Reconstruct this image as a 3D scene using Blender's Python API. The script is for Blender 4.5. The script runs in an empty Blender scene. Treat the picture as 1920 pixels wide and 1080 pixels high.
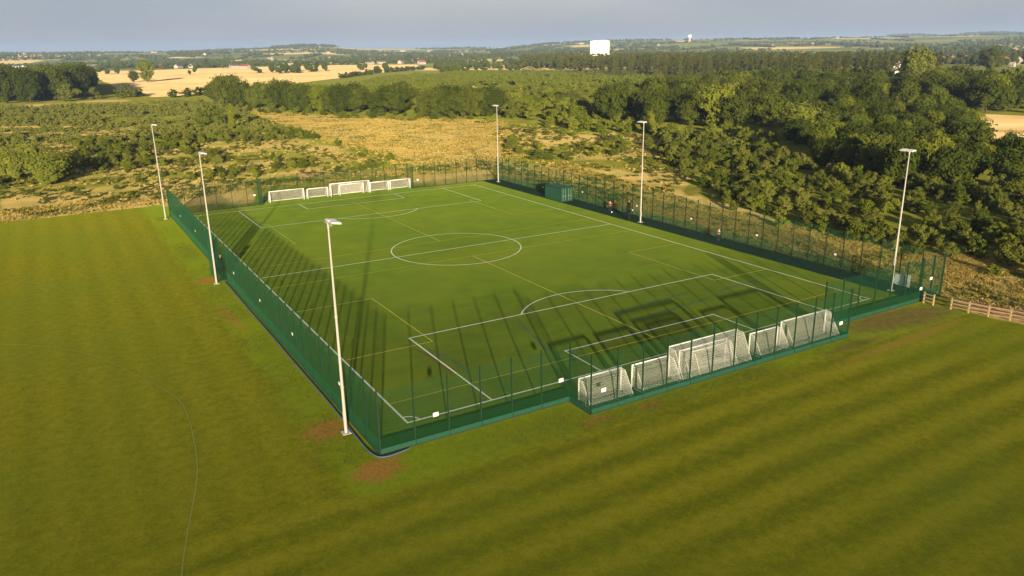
import bpy, math, random
import numpy as np
from mathutils import Matrix, Vector
from mathutils.geometry import tessellate_polygon
random.seed(7); rng = np.random.default_rng(7)
S = bpy.context.scene; COL = S.collection

# ------------------------------------------------------------------ camera
CAM = np.array([-47.302, -95.454, 26.778]); YAW, PITCH, ROLL, FPX = 0.533225, -0.299718, -0.0156067, 1446.27
def cam_axes():
    f = np.array([math.sin(YAW)*math.cos(PITCH), math.cos(YAW)*math.cos(PITCH), math.sin(PITCH)])
    r = np.array([math.cos(YAW), -math.sin(YAW), 0]); u = np.cross(r, f)
    return r*math.cos(ROLL)+u*math.sin(ROLL), -r*math.sin(ROLL)+u*math.cos(ROLL), f
CR, CU, CF = cam_axes()
cam = bpy.data.cameras.new('camera'); co = bpy.data.objects.new('camera', cam); COL.objects.link(co)
cam.sensor_width = 36; cam.lens = FPX/1920*36; cam.clip_start = 0.5; cam.clip_end = 40000
M = Matrix.Identity(4)
for i in range(3):
    M[i][0] = CR[i]; M[i][1] = CU[i]; M[i][2] = -CF[i]; M[i][3] = CAM[i]
co.matrix_world = M; S.camera = co
# ------------------------------------------------------------------ light
SUN_AZ, SUN_EL = 22.5, 9.0        # azimuth the light travels towards, height of the sun
w = bpy.data.worlds.new('World'); S.world = w; w.use_nodes = True
nt = w.node_tree; nt.nodes.clear()
out = nt.nodes.new('ShaderNodeOutputWorld'); bg = nt.nodes.new('ShaderNodeBackground')
sky = nt.nodes.new('ShaderNodeTexSky'); sky.sky_type = 'NISHITA'; sky.sun_disc = False
sky.sun_elevation = math.radians(SUN_EL); sky.sun_rotation = math.radians(180+SUN_AZ)
sky.air_density = 1.0; sky.dust_density = 1.5
tc = nt.nodes.new('ShaderNodeTexCoord'); mp = nt.nodes.new('ShaderNodeMapping'); mp.inputs['Scale'].default_value = (1, 1, 3.5)
nz = nt.nodes.new('ShaderNodeTexNoise'); nz.inputs['Scale'].default_value = 2.1; nz.inputs['Detail'].default_value = 4; nz.inputs['Roughness'].default_value = .45
cr = nt.nodes.new('ShaderNodeValToRGB'); cr.color_ramp.elements[0].position = .30; cr.color_ramp.elements[1].position = .66
cr.color_ramp.elements[0].color = (.80, 1.05, 1.82, 1); cr.color_ramp.elements[1].color = (1.95, 1.94, 2.24, 1)
mx = nt.nodes.new('ShaderNodeMix'); mx.data_type = 'RGBA'; mx.inputs[0].default_value = .80
L = nt.links.new
L(tc.outputs['Generated'], mp.inputs[0]); L(mp.outputs[0], nz.inputs['Vector']); L(nz.outputs['Fac'], cr.inputs[0])
L(sky.outputs[0], mx.inputs[6]); L(cr.outputs[0], mx.inputs[7]); L(mx.outputs[2], bg.inputs[0]); L(bg.outputs[0], out.inputs[0])
bg.inputs[1].default_value = 0.081
sl = bpy.data.lights.new('sun', 'SUN'); so = bpy.data.objects.new('sun', sl); COL.objects.link(so)
sl.energy = 3.8; sl.angle = math.radians(.9); sl.color = (1, .82, .55)
e, a = math.radians(SUN_EL), math.radians(SUN_AZ)
so.rotation_euler = Vector((-math.sin(a)*math.cos(e), -math.cos(a)*math.cos(e), math.sin(e))).to_track_quat('Z', 'Y').to_euler()
S.view_settings.view_transform = 'Standard'; S.view_settings.look = 'None'; S.view_settings.gamma = 1
S.view_settings.exposure = 1.50
S.render.engine = 'CYCLES'; S.render.resolution_x = 1024; S.render.resolution_y = 576
S.cycles.volume_bounces = 0; S.cycles.max_bounces = 6; S.cycles.transparent_max_bounces = 8
HAZE = 9.5e-5

# ------------------------------------------------------------------ measuring helpers
def ray(px, py):
    return CF + CR*(px-960)/FPX + CU*(540-py)/FPX
def at(px, py, z=0):                 # where the sight line meets the ground
    d = ray(px, py); t = (z-CAM[2])/d[2]; q = CAM+d*t; return (q[0], q[1])
def onx(px, py, X):
    d = ray(px, py); t = (X-CAM[0])/d[0]; return CAM+d*t
def ony(px, py, Y):
    d = ray(px, py); t = (Y-CAM[1])/d[1]; return CAM+d*t
def pw(pts): return [at(*p) for p in pts]

# ------------------------------------------------------------------ object helpers
def link(name, me, mats=None, parent=None, loc=None, rz=0):
    o = bpy.data.objects.new(name, me); COL.objects.link(o)
    if me is not None and mats is not None and not me.materials:
        for m in (mats if isinstance(mats, (list, tuple)) else [mats]): me.materials.append(m)
    if parent: o.parent = parent
    if loc is not None: o.location = loc
    if rz: o.rotation_euler = (0, 0, rz)
    return o
def tag(o, label=None, cat=None, group=None, kind=None):
    if label: o['label'] = label
    if cat: o['category'] = cat
    if group: o['group'] = group
    if kind: o['kind'] = kind
    return o
def empty(name, loc=(0, 0, 0), rz=0):
    o = bpy.data.objects.new(name, None); COL.objects.link(o); o.location = loc; o.rotation_euler = (0, 0, rz); o.empty_display_size = .3
    return o
def npmesh(name, V, F, smooth=False):
    """V (n,3), F list of equal sized faces (m,k)"""
    V = np.asarray(V, np.float32); F = np.asarray(F, np.int32); me = bpy.data.meshes.new(name)
    k = F.shape[1]; me.vertices.add(len(V)); me.vertices.foreach_set('co', V.ravel())
    me.loops.add(F.size); me.loops.foreach_set('vertex_index', F.ravel())
    me.polygons.add(len(F)); me.polygons.foreach_set('loop_start', np.arange(0, F.size, k, dtype=np.int32))
    try: me.polygons.foreach_set('loop_total', np.full(len(F), k, np.int32))
    except Exception: pass
    if smooth: me.polygons.foreach_set('use_smooth', np.ones(len(F), bool))
    me.update(calc_edges=True); me.validate(); return me
class MB:
    def __init__(s): s.v = []; s.f = []
    def poly(s, pts, faces):
        n = len(s.v); s.v += [tuple(map(float, p)) for p in pts]; s.f += [tuple(i+n for i in f) for f in faces]
    def box(s, x0, y0, z0, x1, y1, z1):
        s.poly([(x0,y0,z0),(x1,y0,z0),(x1,y1,z0),(x0,y1,z0),(x0,y0,z1),(x1,y0,z1),(x1,y1,z1),(x0,y1,z1)],
               [(0,3,2,1),(4,5,6,7),(0,1,5,4),(1,2,6,5),(2,3,7,6),(3,0,4,7)])
    def bar(s, a, b, r, n=4, r2=None, cap=True):
        a = np.array(a, float); b = np.array(b, float); d = b-a; d /= np.linalg.norm(d)
        t = np.array([0, 0, 1.]) if abs(d[2]) < .9 else np.array([1., 0, 0])
        u = np.cross(d, t); u /= np.linalg.norm(u); v = np.cross(d, u); r2 = r if r2 is None else r2
        P = []
        for c, rr in ((a, r), (b, r2)):
            for k in range(n):
                an = 2*math.pi*(k+.5)/n; P.append(c+rr*(u*math.cos(an)+v*math.sin(an)))
        F = [(k, (k+1) % n, n+(k+1) % n, n+k) for k in range(n)]
        if cap: F += [tuple(range(n))[::-1], tuple(range(n, 2*n))]
        s.poly(P, F)
    def mesh(s, name, smooth=False):
        me = bpy.data.meshes.new(name); me.from_pydata(s.v, [], s.f)
        if smooth: me.polygons.foreach_set('use_smooth', [True]*len(me.polygons))
        me.update(); return me
    def build(s, name, mat, parent=None, smooth=False, loc=None, rz=0):
        return link(name, s.mesh(name, smooth), mat, parent, loc, rz)
def sheet(name, pts, z, mat, label=None):
    vs = [Vector((p[0], p[1], z)) for p in pts]; tri = tessellate_polygon([vs])
    me = bpy.data.meshes.new(name); F = []
    for t in tri:
        A, B, C = (vs[i] for i in t)
        F.append(t if (B-A).cross(C-A).z > 0 else t[::-1])
    me.from_pydata([tuple(v) for v in vs], [], F); me.update()
    o = link(name, me, mat); return tag(o, kind='structure', label=label)
def rough_edge(pts, step, amp, seed=1):
    r = random.Random(seed); res = []
    for i in range(len(pts)):
        A = pts[i]; B = pts[(i+1) % len(pts)]; L_ = math.hypot(B[0]-A[0], B[1]-A[1]); n = max(1, int(L_/step))
        for k in range(n):
            t = k/n; j = amp if k else amp*.3
            res.append((A[0]+(B[0]-A[0])*t+r.uniform(-j, j), A[1]+(B[1]-A[1])*t+r.uniform(-j, j)))
    return res

# ------------------------------------------------------------------ materials
class NB:
    def __init__(s, name, rough=.9, spec=.2):
        s.m = bpy.data.materials.new(name); s.m.use_nodes = True; s.t = s.m.node_tree; s.b = s.t.nodes['Principled BSDF']
        s.b.inputs['Roughness'].default_value = rough; s.b.inputs['Specular IOR Level'].default_value = spec; s._p = None
    def n(s, typ, **kw):
        x = s.t.nodes.new(typ)
        for k, v in kw.items():
            if k.startswith('i_'):
                key = k[2:]; key = int(key) if key.isdigit() else key
                s.put(x.inputs[key], v)
            else: setattr(x, k, v)
        return x
    def put(s, sock, v):
        if isinstance(v, bpy.types.NodeSocket): s.t.links.new(v, sock)
        else: sock.default_value = v
    def pos(s):
        if s._p is None: s._p = s.n('ShaderNodeNewGeometry').outputs['Position']
        return s._p
    def math(s, op, a, b=0.0, clamp=False):
        x = s.n('ShaderNodeMath', operation=op, use_clamp=clamp); s.put(x.inputs[0], a); s.put(x.inputs[1], b); return x.outputs[0]
    def noise(s, scale, detail=3, rough=.55, vec=None, stretch=None, off=None):
        v = vec if vec is not None else s.pos()
        if stretch or off:
            mp_ = s.n('ShaderNodeMapping'); s.put(mp_.inputs[0], v)
            if stretch: mp_.inputs['Scale'].default_value = stretch
            if off: mp_.inputs['Location'].default_value = off
            v = mp_.outputs[0]
        x = s.n('ShaderNodeTexNoise'); s.put(x.inputs['Vector'], v); x.inputs['Scale'].default_value = scale
        x.inputs['Detail'].default_value = detail; x.inputs['Roughness'].default_value = rough
        return x.outputs['Fac']
    def ramp(s, fac, stops, interp='LINEAR'):
        x = s.n('ShaderNodeValToRGB'); s.put(x.inputs[0], fac); r = x.color_ramp; r.interpolation = interp
        while len(r.elements) < len(stops): r.elements.new(.5)
        for el, (p, c) in zip(r.elements, stops):
            el.position = p; el.color = (c, c, c, 1) if isinstance(c, (int, float)) else (*c, 1)
        return x.outputs[0]
    def mix(s, fac, a, b, mode='MIX'):
        x = s.n('ShaderNodeMix', data_type='RGBA', blend_type=mode); s.put(x.inputs[0], fac)
        for i, v in ((6, a), (7, b)): s.put(x.inputs[i], v if isinstance(v, bpy.types.NodeSocket) else (*v, 1))
        return x.outputs[2]
    def smooth(s, v, a, b, lo=0., hi=1.):
        x = s.n('ShaderNodeMapRange', interpolation_type='SMOOTHSTEP'); s.put(x.inputs[0], v)
        for i, q in enumerate((a, b, lo, hi)): x.inputs[i+1].default_value = q
        return x.outputs[0]
    def blob(s, cx, cy, rx, ry, rot=0, nfac=None, amp=.7, soft=.5):
        mp_ = s.n('ShaderNodeMapping', vector_type='TEXTURE'); s.put(mp_.inputs[0], s.pos())
        mp_.inputs['Location'].default_value = (cx, cy, 0); mp_.inputs['Rotation'].default_value = (0, 0, rot); mp_.inputs['Scale'].default_value = (rx, ry, 1e4)
        ln = s.n('ShaderNodeVectorMath', operation='LENGTH'); s.put(ln.inputs[0], mp_.outputs[0])
        d = ln.outputs['Value']
        if nfac is not None: d = s.math('ADD', d, s.math('MULTIPLY', s.math('SUBTRACT', nfac, .5), amp*2))
        return s.smooth(d, 1-soft, 1+soft*.3, 1., 0.)
    def done(s, col, bump=None, bstr=.3, bdist=.05, rough=None):
        s.put(s.b.inputs['Base Color'], col if isinstance(col, bpy.types.NodeSocket) else (*col, 1))
        if rough is not None: s.put(s.b.inputs['Roughness'], rough)
        if bump is not None:
            x = s.n('ShaderNodeBump'); x.inputs['Strength'].default_value = bstr; x.inputs['Distance'].default_value = bdist
            s.put(x.inputs['Height'], bump); s.put(s.b.inputs['Normal'], x.outputs[0])
        return s.m
    def diffuse(s, col, bump=None, bstr=.3, bdist=.05, rough=1.0, trans=None):
        """rough diffuse (Oren-Nayar) for turf and grass"""
        d = s.n('ShaderNodeBsdfDiffuse'); d.inputs['Roughness'].default_value = rough
        s.put(d.inputs[0], col if isinstance(col, bpy.types.NodeSocket) else (*col, 1))
        if bump is not None:
            x = s.n('ShaderNodeBump'); x.inputs['Strength'].default_value = bstr; x.inputs['Distance'].default_value = bdist
            s.put(x.inputs['Height'], bump); s.put(d.inputs['Normal'], x.outputs[0])
        o = d.outputs[0]
        if trans:
            t = s.n('ShaderNodeBsdfTranslucent'); s.put(t.inputs[0], col); m2 = s.n('ShaderNodeMixShader'); m2.inputs[0].default_value = trans
            s.t.links.new(o, m2.inputs[1]); s.t.links.new(t.outputs[0], m2.inputs[2]); o = m2.outputs[0]
        s.t.links.new(o, s.t.nodes['Material Output'].inputs[0]); s.t.nodes.remove(s.b)
        return s.m
def simple(name, col, rough=.6, spec=.3, var=.12, scale=3., metal=0):
    b = NB(name, rough, spec); b.b.inputs['Metallic'].default_value = metal
    n = b.noise(scale, 4)
    return b.done(b.mix(n, tuple(c*(1-var) for c in col), tuple(min(1, c*(1+var)) for c in col)))

def mat_mown():
    b = NB('mown_grass'); sep = b.n('ShaderNodeSeparateXYZ'); b.put(sep.inputs[0], b.pos()); x, y = sep.outputs[0], sep.outputs[1]
    wob = b.noise(.12, 2); fine = b.noise(4.5, 4, .7); mid = b.noise(1.3, 4, .6); big = b.noise(.045, 3)
    yy = b.math('ADD', y, b.math('MULTIPLY', wob, .5))
    st = b.math('SINE', b.math('MULTIPLY', yy, 2*math.pi/3.4))
    xx = b.math('ADD', x, b.math('MULTIPLY', wob, .5))
    st2 = b.math('SINE', b.math('MULTIPLY', xx, 2*math.pi/3.4))
    right = b.smooth(y, -58, -49, 1, 0)
    brk = b.ramp(b.noise(.16, 3), [(.35, .35), (.6, 1)])
    s1 = b.math('MULTIPLY', b.math('MULTIPLY', st, right), b.math('MULTIPLY', brk, .22))
    s2 = b.math('MULTIPLY', b.math('MULTIPLY', st2, b.math('SUBTRACT', 1, right)), b.math('MULTIPLY', brk, .06))
    v = b.math('ADD', b.math('ADD', s1, s2), .5)
    v = b.math('ADD', v, b.math('MULTIPLY', b.math('SUBTRACT', mid, .5), .8))
    v = b.math('ADD', v, b.math('MULTIPLY', b.math('SUBTRACT', fine, .5), .85))
    col = b.ramp(v, [(.22, (.064, .076, .005)), (.5, (.101, .107, .006)), (.8, (.142, .137, .010))])
    col = b.mix(b.smooth(big, .38, .66), col, (.095, .118, .010), 'MIX') if False else b.mix(b.math('MULTIPLY', b.smooth(big, .40, .66), .35), col, (.075, .105, .008))
    # lush uncut margin along the fences
    n1 = b.math('MULTIPLY', b.math('SUBTRACT', mid, .5), 3.)
    mL = b.smooth(b.math('ADD', x, n1), -35.4, -33.6); mN = b.smooth(b.math('ADD', y, n1), -55.2, -53.2)
    lush = b.ramp(b.math('ADD', b.math('MULTIPLY', fine, .6), b.math('MULTIPLY', mid, .4)), [(.3, (.070, .108, .005)), (.62, (.120, .158, .008))])
    col = b.mix(b.math('MULTIPLY', b.math('MULTIPLY', mL, mN), .85), col, lush)
    # bare and worn patches
    nz_ = b.noise(1.1, 6, .72)
    soil = b.ramp(fine, [(.3, (.13, .060, .018)), (.7, (.25, .120, .034))])
    for (cx, cy, rx, ry, rot, k) in [(-33.0, -43.9, 1.9, 1.9, 0, .75), (-31.9, -51.4, 2.1, 1.5, .3, .75), (-33.3, 2.6, 1.5, 1.2, 0, 1.), (-10, -53.6, 1.6, .5, 0, .7), (-15.2, -53.4, 1.8, .6, 0, .6), (-33.7, -13, .6, 6, .1, .5)]:
        col = b.mix(b.math('MULTIPLY', b.blob(cx, cy, rx, ry, rot, nz_, 1.5, .45), k), col, soil)
    dirt = b.ramp(b.math('ADD', b.math('MULTIPLY', mid, .5), b.math('MULTIPLY', fine, .5)), [(.32, (.050, .042, .014)), (.66, (.115, .085, .028))])
    col = b.mix(b.math('MULTIPLY', b.blob(24.5, -51.8, 9.5, 2.6, -.09, nz_, .6), .85), col, dirt)
    col = b.mix(b.math('MULTIPLY', b.blob(20, -55.8, 11, .8, .03, nz_, .9), .6), col, (.16, .115, .020))
    col = b.mix(b.math('MULTIPLY', b.blob(14.0, -54.0, 5, .7, .03, nz_, .9), .6), col, dirt)
    return b.diffuse(col, b.math('ADD', fine, b.math('MULTIPLY', mid, .15)), .35, .05)
def mat_turf():
    b = NB('artificial_turf'); fine = b.noise(7, 4, .7); mid = b.noise(.35, 4, .6); big = b.noise(.05, 3)
    v = b.math('ADD', b.math('MULTIPLY', mid, .65), b.math('MULTIPLY', fine, .35))
    col = b.ramp(v, [(.33, (.048, .090, .009)), (.52, (.070, .114, .011)), (.7, (.092, .133, .013))])
    col = b.mix(b.math('MULTIPLY', b.smooth(big, .42, .62), .35), col, (.112, .134, .012))
    # faint strip seams of the carpet
    br = b.n('ShaderNodeSeparateXYZ'); b.put(br.inputs[0], b.pos())
    fr = b.math('FRACT', b.math('DIVIDE', b.math('ADD', br.outputs[1], 200), 4.0))
    seam = b.math('LESS_THAN', fr, .012)
    col = b.mix(b.math('MULTIPLY', seam, .25), col, (.05, .08, .01))
    roll = b.n('ShaderNodeTexNoise', noise_dimensions='1D'); b.put(roll.inputs['W'], b.math('FLOOR', b.math('DIVIDE', b.math('ADD', br.outputs[1], 200), 4.0))); roll.inputs['Scale'].default_value = 3.7
    col = b.mix(b.math('MULTIPLY', b.smooth(roll.outputs['Fac'], .35, .65), .22), col, (.058, .088, .010))
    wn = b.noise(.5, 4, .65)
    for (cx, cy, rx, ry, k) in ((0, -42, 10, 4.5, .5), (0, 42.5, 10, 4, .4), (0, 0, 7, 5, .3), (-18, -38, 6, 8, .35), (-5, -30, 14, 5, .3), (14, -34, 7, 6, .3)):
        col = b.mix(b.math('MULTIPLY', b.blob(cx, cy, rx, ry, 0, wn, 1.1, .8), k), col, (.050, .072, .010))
    sc = b.noise(.9, 5, .7, stretch=(.35, 1.6, 1)); col = b.mix(b.math('MULTIPLY', b.smooth(sc, .50, .68), .28), col, (.115, .120, .020))
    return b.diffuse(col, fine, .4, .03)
def mat_ground():
    b = NB('rough_grassland'); at_ = b.n('ShaderNodeAttribute', attribute_name='cover'); sp = b.n('ShaderNodeSeparateColor'); b.put(sp.inputs[0], at_.outputs['Color'])
    straw, soilm, far = sp.outputs[0], sp.outputs[1], sp.outputs[2]
    fine = b.noise(1.6, 4, .7); mid = b.noise(.16, 5, .62); big = b.noise(.028, 4, .55, stretch=(1, 1.6, 1))
    v = b.math('ADD', b.math('MULTIPLY', mid, .6), b.math('MULTIPLY', fine, .4))
    green = b.ramp(v, [(.32, (.050, .060, .010)), (.5, (.105, .105, .016)), (.68, (.185, .160, .030))])
    gold = b.ramp(v, [(.3, (.150, .130, .036)), (.5, (.260, .200, .066)), (.7, (.370, .275, .105))])
    lush = b.ramp(v, [(.35, (.060, .085, .009)), (.65, (.140, .150, .018))])
    sm = b.smooth(b.math('ADD', straw, b.math('MULTIPLY', b.math('SUBTRACT', big, .5), 1.5)), .32, .72)
    col = b.mix(b.smooth(b.noise(.05, 3, off=(40, 9, 0)), .42, .62), green, lush)
    col = b.mix(sm, col, gold)
    col = b.mix(b.smooth(b.math('ADD', soilm, b.math('MULTIPLY', b.math('SUBTRACT', mid, .5), 1.4)), .45, .75), col, b.ramp(fine, [(.3, (.21, .125, .055)), (.7, (.36, .225, .11))]))
    # distant field patchwork
    vo = b.n('ShaderNodeTexVoronoi', feature='F1'); mp_ = b.n('ShaderNodeMapping'); b.put(mp_.inputs[0], b.pos()); mp_.inputs['Scale'].default_value = (1, .7, 0); mp_.inputs['Rotation'].default_value = (0, 0, .5)
    b.put(vo.inputs['Vector'], mp_.outputs[0]); vo.inputs['Scale'].default_value = .0036
    s3 = b.n('ShaderNodeSeparateColor'); b.put(s3.inputs[0], vo.outputs['Color'])
    pf = b.ramp(s3.outputs[0], [(0, (.075, .092, .020)), (.34, (.10, .12, .028)), (.52, (.17, .16, .045)), (.66, (.42, .32, .14)), (.84, (.055, .075, .018))], 'CONSTANT')
    col = b.mix(far, col, b.mix(.25, pf, b.ramp(mid, [(.3, (.05, .07, .015)), (.7, (.2, .17, .06))])))
    return b.diffuse(col, b.math('ADD', fine, b.math('MULTIPLY', mid, 1.5)), .5, .2)
def mat_stubble():
    b = NB('stubble'); mid = b.noise(.02, 4, .6, stretch=(1, 3, 1)); f = b.noise(.3, 3); big = b.noise(.007, 3)
    col = b.ramp(b.math('ADD', b.math('MULTIPLY', mid, .6), b.math('MULTIPLY', big, .4)), [(.36, (.30, .20, .085)), (.5, (.42, .30, .14)), (.66, (.50, .38, .19))])
    return b.diffuse(col, f, .3, .1)
def mat_leaf(name, c1, c2, c3, trans=.10):
    b = NB(name); oi = b.n('ShaderNodeObjectInfo'); gi = b.n('ShaderNodeNewGeometry')
    r = b.math('ADD', b.math('MULTIPLY', oi.outputs['Random'], .55), b.math('MULTIPLY', gi.outputs['Random Per Island'], .45))
    col = b.ramp(r, [(.12, c1), (.5, c2), (.88, c3)])
    return b.diffuse(col, trans=trans, rough=.6)
MAT = dict(
    mown=mat_mown(), turf=mat_turf(), ground=mat_ground(), stubble=mat_stubble(),
    line=simple('white_line', (.66, .68, .50), .9, .1, .12, 1.2), yline=simple('yellow_line', (.44, .39, .06), .9, .1, .25, .5),
    fline=simple('faded_line', (.155, .168, .045), .95, .1, .2, .4),
    bline=simple('faint_blue_line', (.050, .115, .085), .95, .1, .3, .6), rline=simple('faint_red_line', (.125, .085, .022), .95, .1, .3, .6),
    path=simple('dark_path', (.020, .046, .024), .95, .03, .3, 1.5), shadow_strip=simple('shadow_gap_dark', (.030, .032, .026), .9, .2, .3, 1),  # second colour paints the shadow gap at the fence foot
    fence=simple('green_coated_wire', (.005, .080, .026), .6, .3, .15), post=simple('green_coated_post', (.006, .030, .013), .6, .35, .15),
    board=simple('green_board', (.010, .062, .034), .6, .3, .15), galv=simple('galvanised_steel', (.37, .36, .31), .45, .5, .1, 6),
    lamp=simple('lamp_housing', (.60, .57, .57), .5, .4, .06), glass=simple('lamp_glass', (.30, .31, .33), .15, .6, .05),
    white=simple('white_paint', (.78, .77, .72), .5, .4, .05), net=simple('white_netting', (.64, .62, .56), .8, .1, .1),
    sign=simple('sign_white', (.8, .8, .78), .5, .3, .04), greysign=simple('sign_grey', (.42, .46, .46), .5, .3, .1),
    wood=simple('pale_timber', (.36, .27, .12), .8, .2, .2, 5), rail=simple('timber_rail', (.26, .18, .10), .8, .2, .2, 5),
    black=simple('black_netting', (.010, .016, .010), .9, .1, .3, 8), cont=simple('container_green', (.004, .048, .024), .6, .4, .12, 2),
    steel=simple('dark_steel', (.05, .06, .06), .4, .5), pipe=simple('blue_pipe', (.06, .10, .25), .5, .3, .15, 2),
    bark=simple('bark', (.075, .055, .035), .9, .1, .3, 4), wall=simple('pale_render', (.42, .37, .30), .8, .2, .1, .5),
    brick=simple('brick_wall', (.33, .16, .10), .9, .1, .15, 1), roof=simple('red_roof_tiles', (.26, .085, .055), .85, .2, .2, 1),
    slate=simple('slate_roof', (.10, .075, .07), .8, .2, .2, 1), window=simple('dark_window', (.03, .035, .04), .2, .5, .1),
    tank=simple('white_cladding', (.86, .86, .86), .5, .3, .03, .3),
    red=simple('red_fabric', (.18, .02, .02), .9, .1), dark=simple('dark_fabric', (.02, .02, .028), .9, .1), grey=simple('grey_fabric', (.06, .06, .065), .9, .1),
    skin=simple('skin', (.45, .27, .19), .6, .3), hair=simple('hair', (.03, .02, .015), .8, .2),
    dleaf=mat_leaf('dark_leaf', (.027, .039, .005), (.050, .066, .009), (.084, .098, .014)),
    mleaf=mat_leaf('mid_leaf', (.036, .052, .007), (.062, .082, .011), (.096, .116, .017)),
    yleaf=mat_leaf('yellow_green_leaf', (.068, .088, .009), (.112, .134, .013), (.160, .176, .022)),
    sleaf=mat_leaf('scrub_leaf', (.052, .064, .011), (.098, .112, .018), (.155, .162, .034)),
    wleaf=mat_leaf('willow_leaf', (.085, .105, .016), (.125, .145, .022), (.175, .190, .032)),
    pleaf=mat_leaf('pine_leaf', (.032, .042, .008), (.062, .072, .013), (.105, .108, .020)),
    straw=mat_leaf('straw_blades', (.29, .23, .050), (.44, .33, .085), (.56, .42, .13), .3),
    gblade=mat_leaf('green_blades', (.075, .090, .012), (.115, .125, .018), (.16, .165, .030), .3),
)

# ------------------------------------------------------------------ ground
def px_of(az):                        # column in the photograph of a direction
    return 960+FPX*math.tan(az-YAW)
RIDGE = [(-3000, 20), (0, 52), (300, 44), (480, 50), (560, 58), (600, 64), (645, 56), (700, 42), (850, 36), (950, 38), (1040, 56), (1120, 64), (1300, 66), (1600, 66), (1920, 60), (4000, 40)]
RIDGE2 = [(-3000, 0), (1600, 0), (1645, 24), (1690, 30), (1740, 14), (1775, 30), (1800, 36), (1850, 40), (1880, 28), (1930, 36), (2100, 20), (4000, 0)]
def interp(tab, x): return float(np.interp(x, [t[0] for t in tab], [t[1] for t in tab]))
def gz(x, y):
    dx, dy = x-CAM[0], y-CAM[1]; r = math.hypot(dx, dy)
    if r < 1850: return 0.
    da = math.atan2(dx, dy)-YAW; da = (da+math.pi) % (2*math.pi)-math.pi
    px = 960+FPX*math.tan(max(-1.2, min(1.2, da)))
    def ss(a_, b_, v): t = min(1, max(0, (v-a_)/(b_-a_))); return t*t*(3-2*t)
    return interp(RIDGE, px)*ss(1850, 5600, r)+interp(RIDGE2, px)*ss(6300, 8800, r)+(6*math.sin(x*.0021+1)*math.cos(y*.0017))*ss(1850, 2900, r)
def inpoly(pts, P):
    P = np.asarray(P); X, Y = P[:, 0], P[:, 1]; res = np.zeros(len(P), bool); n = len(pts)
    for i in range(n):
        x1, y1 = pts[i]; x2, y2 = pts[(i+1) % n]
        if y1 == y2: continue
        c = ((y1 > Y) != (y2 > Y)) & (X < (x2-x1)*(Y-y1)/(y2-y1)+x1); res ^= c
    return res
az_in = np.radians(np.linspace(-40, 40, 481)); az_out = np.radians(np.linspace(40, 320, 121)[1:-1])
AZ = np.concatenate([az_in, az_out])+YAW; RR = np.concatenate([[0.5], np.geomspace(8, 14500, 270)])
na, nr = len(AZ), len(RR)
A2, R2 = np.meshgrid(AZ, RR); GX = CAM[0]+R2*np.sin(A2); GY = CAM[1]+R2*np.cos(A2)
GZ = np.array([gz(x, y) for x, y in zip(GX.ravel(), GY.ravel())])
V = np.stack([GX.ravel(), GY.ravel(), GZ], 1)
ii, jj = np.meshgrid(np.arange(nr-1), np.arange(na), indexing='ij')
F = np.stack([ii*na+jj, ii*na+(jj+1) % na, (ii+1)*na+(jj+1) % na, (ii+1)*na+jj], -1).reshape(-1, 4)[:, ::-1]
gme = npmesh('ground', V, F, True)
STRAW = [([(455, 205), (700, 222), (900, 228), (950, 300), (900, 312), (790, 306), (730, 285), (600, 250)], 1.), ([(0, 225), (250, 232), (300, 262), (250, 275), (0, 268)], .62),
         ([(0, 385), (300, 362), (310, 392), (0, 428)], .8), ([(940, 312), (1120, 325), (1330, 375), (1560, 452), (1920, 530), (1925, 640), (1780, 560), (1500, 470), (1200, 392), (1000, 345)], 1.),
         ([(950, 235), (1260, 255), (1240, 300), (1060, 300), (940, 270)], .6), ([(1240, 320), (1290, 318), (1300, 350), (1240, 340)], 1.), ([(1835, 215), (1990, 222), (1990, 300), (1880, 275), (1840, 250)], 1.),
         ([(740, 330), (925, 312), (920, 345), (760, 350)], .9), ([(230, 340), (480, 345), (480, 385), (300, 392)], .75), ([(200, 205), (0, 215), (0, 198), (260, 186)], .7), ([(0, 262), (300, 262), (470, 240), (560, 250), (720, 300), (700, 330), (480, 340), (300, 350), (150, 380), (0, 395)], .52), ([(930, 305), (1240, 318), (1300, 350), (1200, 392), (1000, 345)], .6)]
SOIL = [([(0, 234), (230, 234), (240, 250), (0, 260)], .55), ([(540, 316), (620, 312), (610, 335), (560, 338)], .75), ([(1770, 540), (1990, 575), (1990, 640), (1760, 560)], .8), ([(1660, 535), (1780, 540), (1760, 565), (1700, 560)], .6)]
cov = np.zeros((len(V), 4), np.float32); cov[:, 3] = 1
for P_, k in STRAW: cov[inpoly(pw(P_), V), 0] = k
for P_, k in SOIL: cov[inpoly(pw(P_), V), 1] = k
rr = np.hypot(V[:, 0]-CAM[0], V[:, 1]-CAM[1]); cov[:, 2] = np.clip((rr-900)/250, 0, 1)
for _ in range(3):                     # soften the borders
    g = cov.reshape(nr, na, 4); g[1:-1, 1:-1] = (g[1:-1, 1:-1]*2+g[:-2, 1:-1]+g[2:, 1:-1]+g[1:-1, :-2]+g[1:-1, 2:])/6; cov = g.reshape(-1, 4)
ca = gme.color_attributes.new('cover', 'FLOAT_COLOR', 'POINT'); ca.data.foreach_set('color', cov.ravel())
tag(link('ground', gme, MAT['ground']), kind='structure')
MOWN = [(-300, 55), (-120, 57), (-57, 59.5), (-31.5, 60.5), (-26, 48), (29, -40), (31.0, -50.5), (32.0, -56), (33.0, -62), (38, -80), (60, -150), (60, -300), (-300, -300)]
sheet('mown_field', rough_edge(MOWN, 1.0, .22), .004, MAT['mown'])
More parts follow.
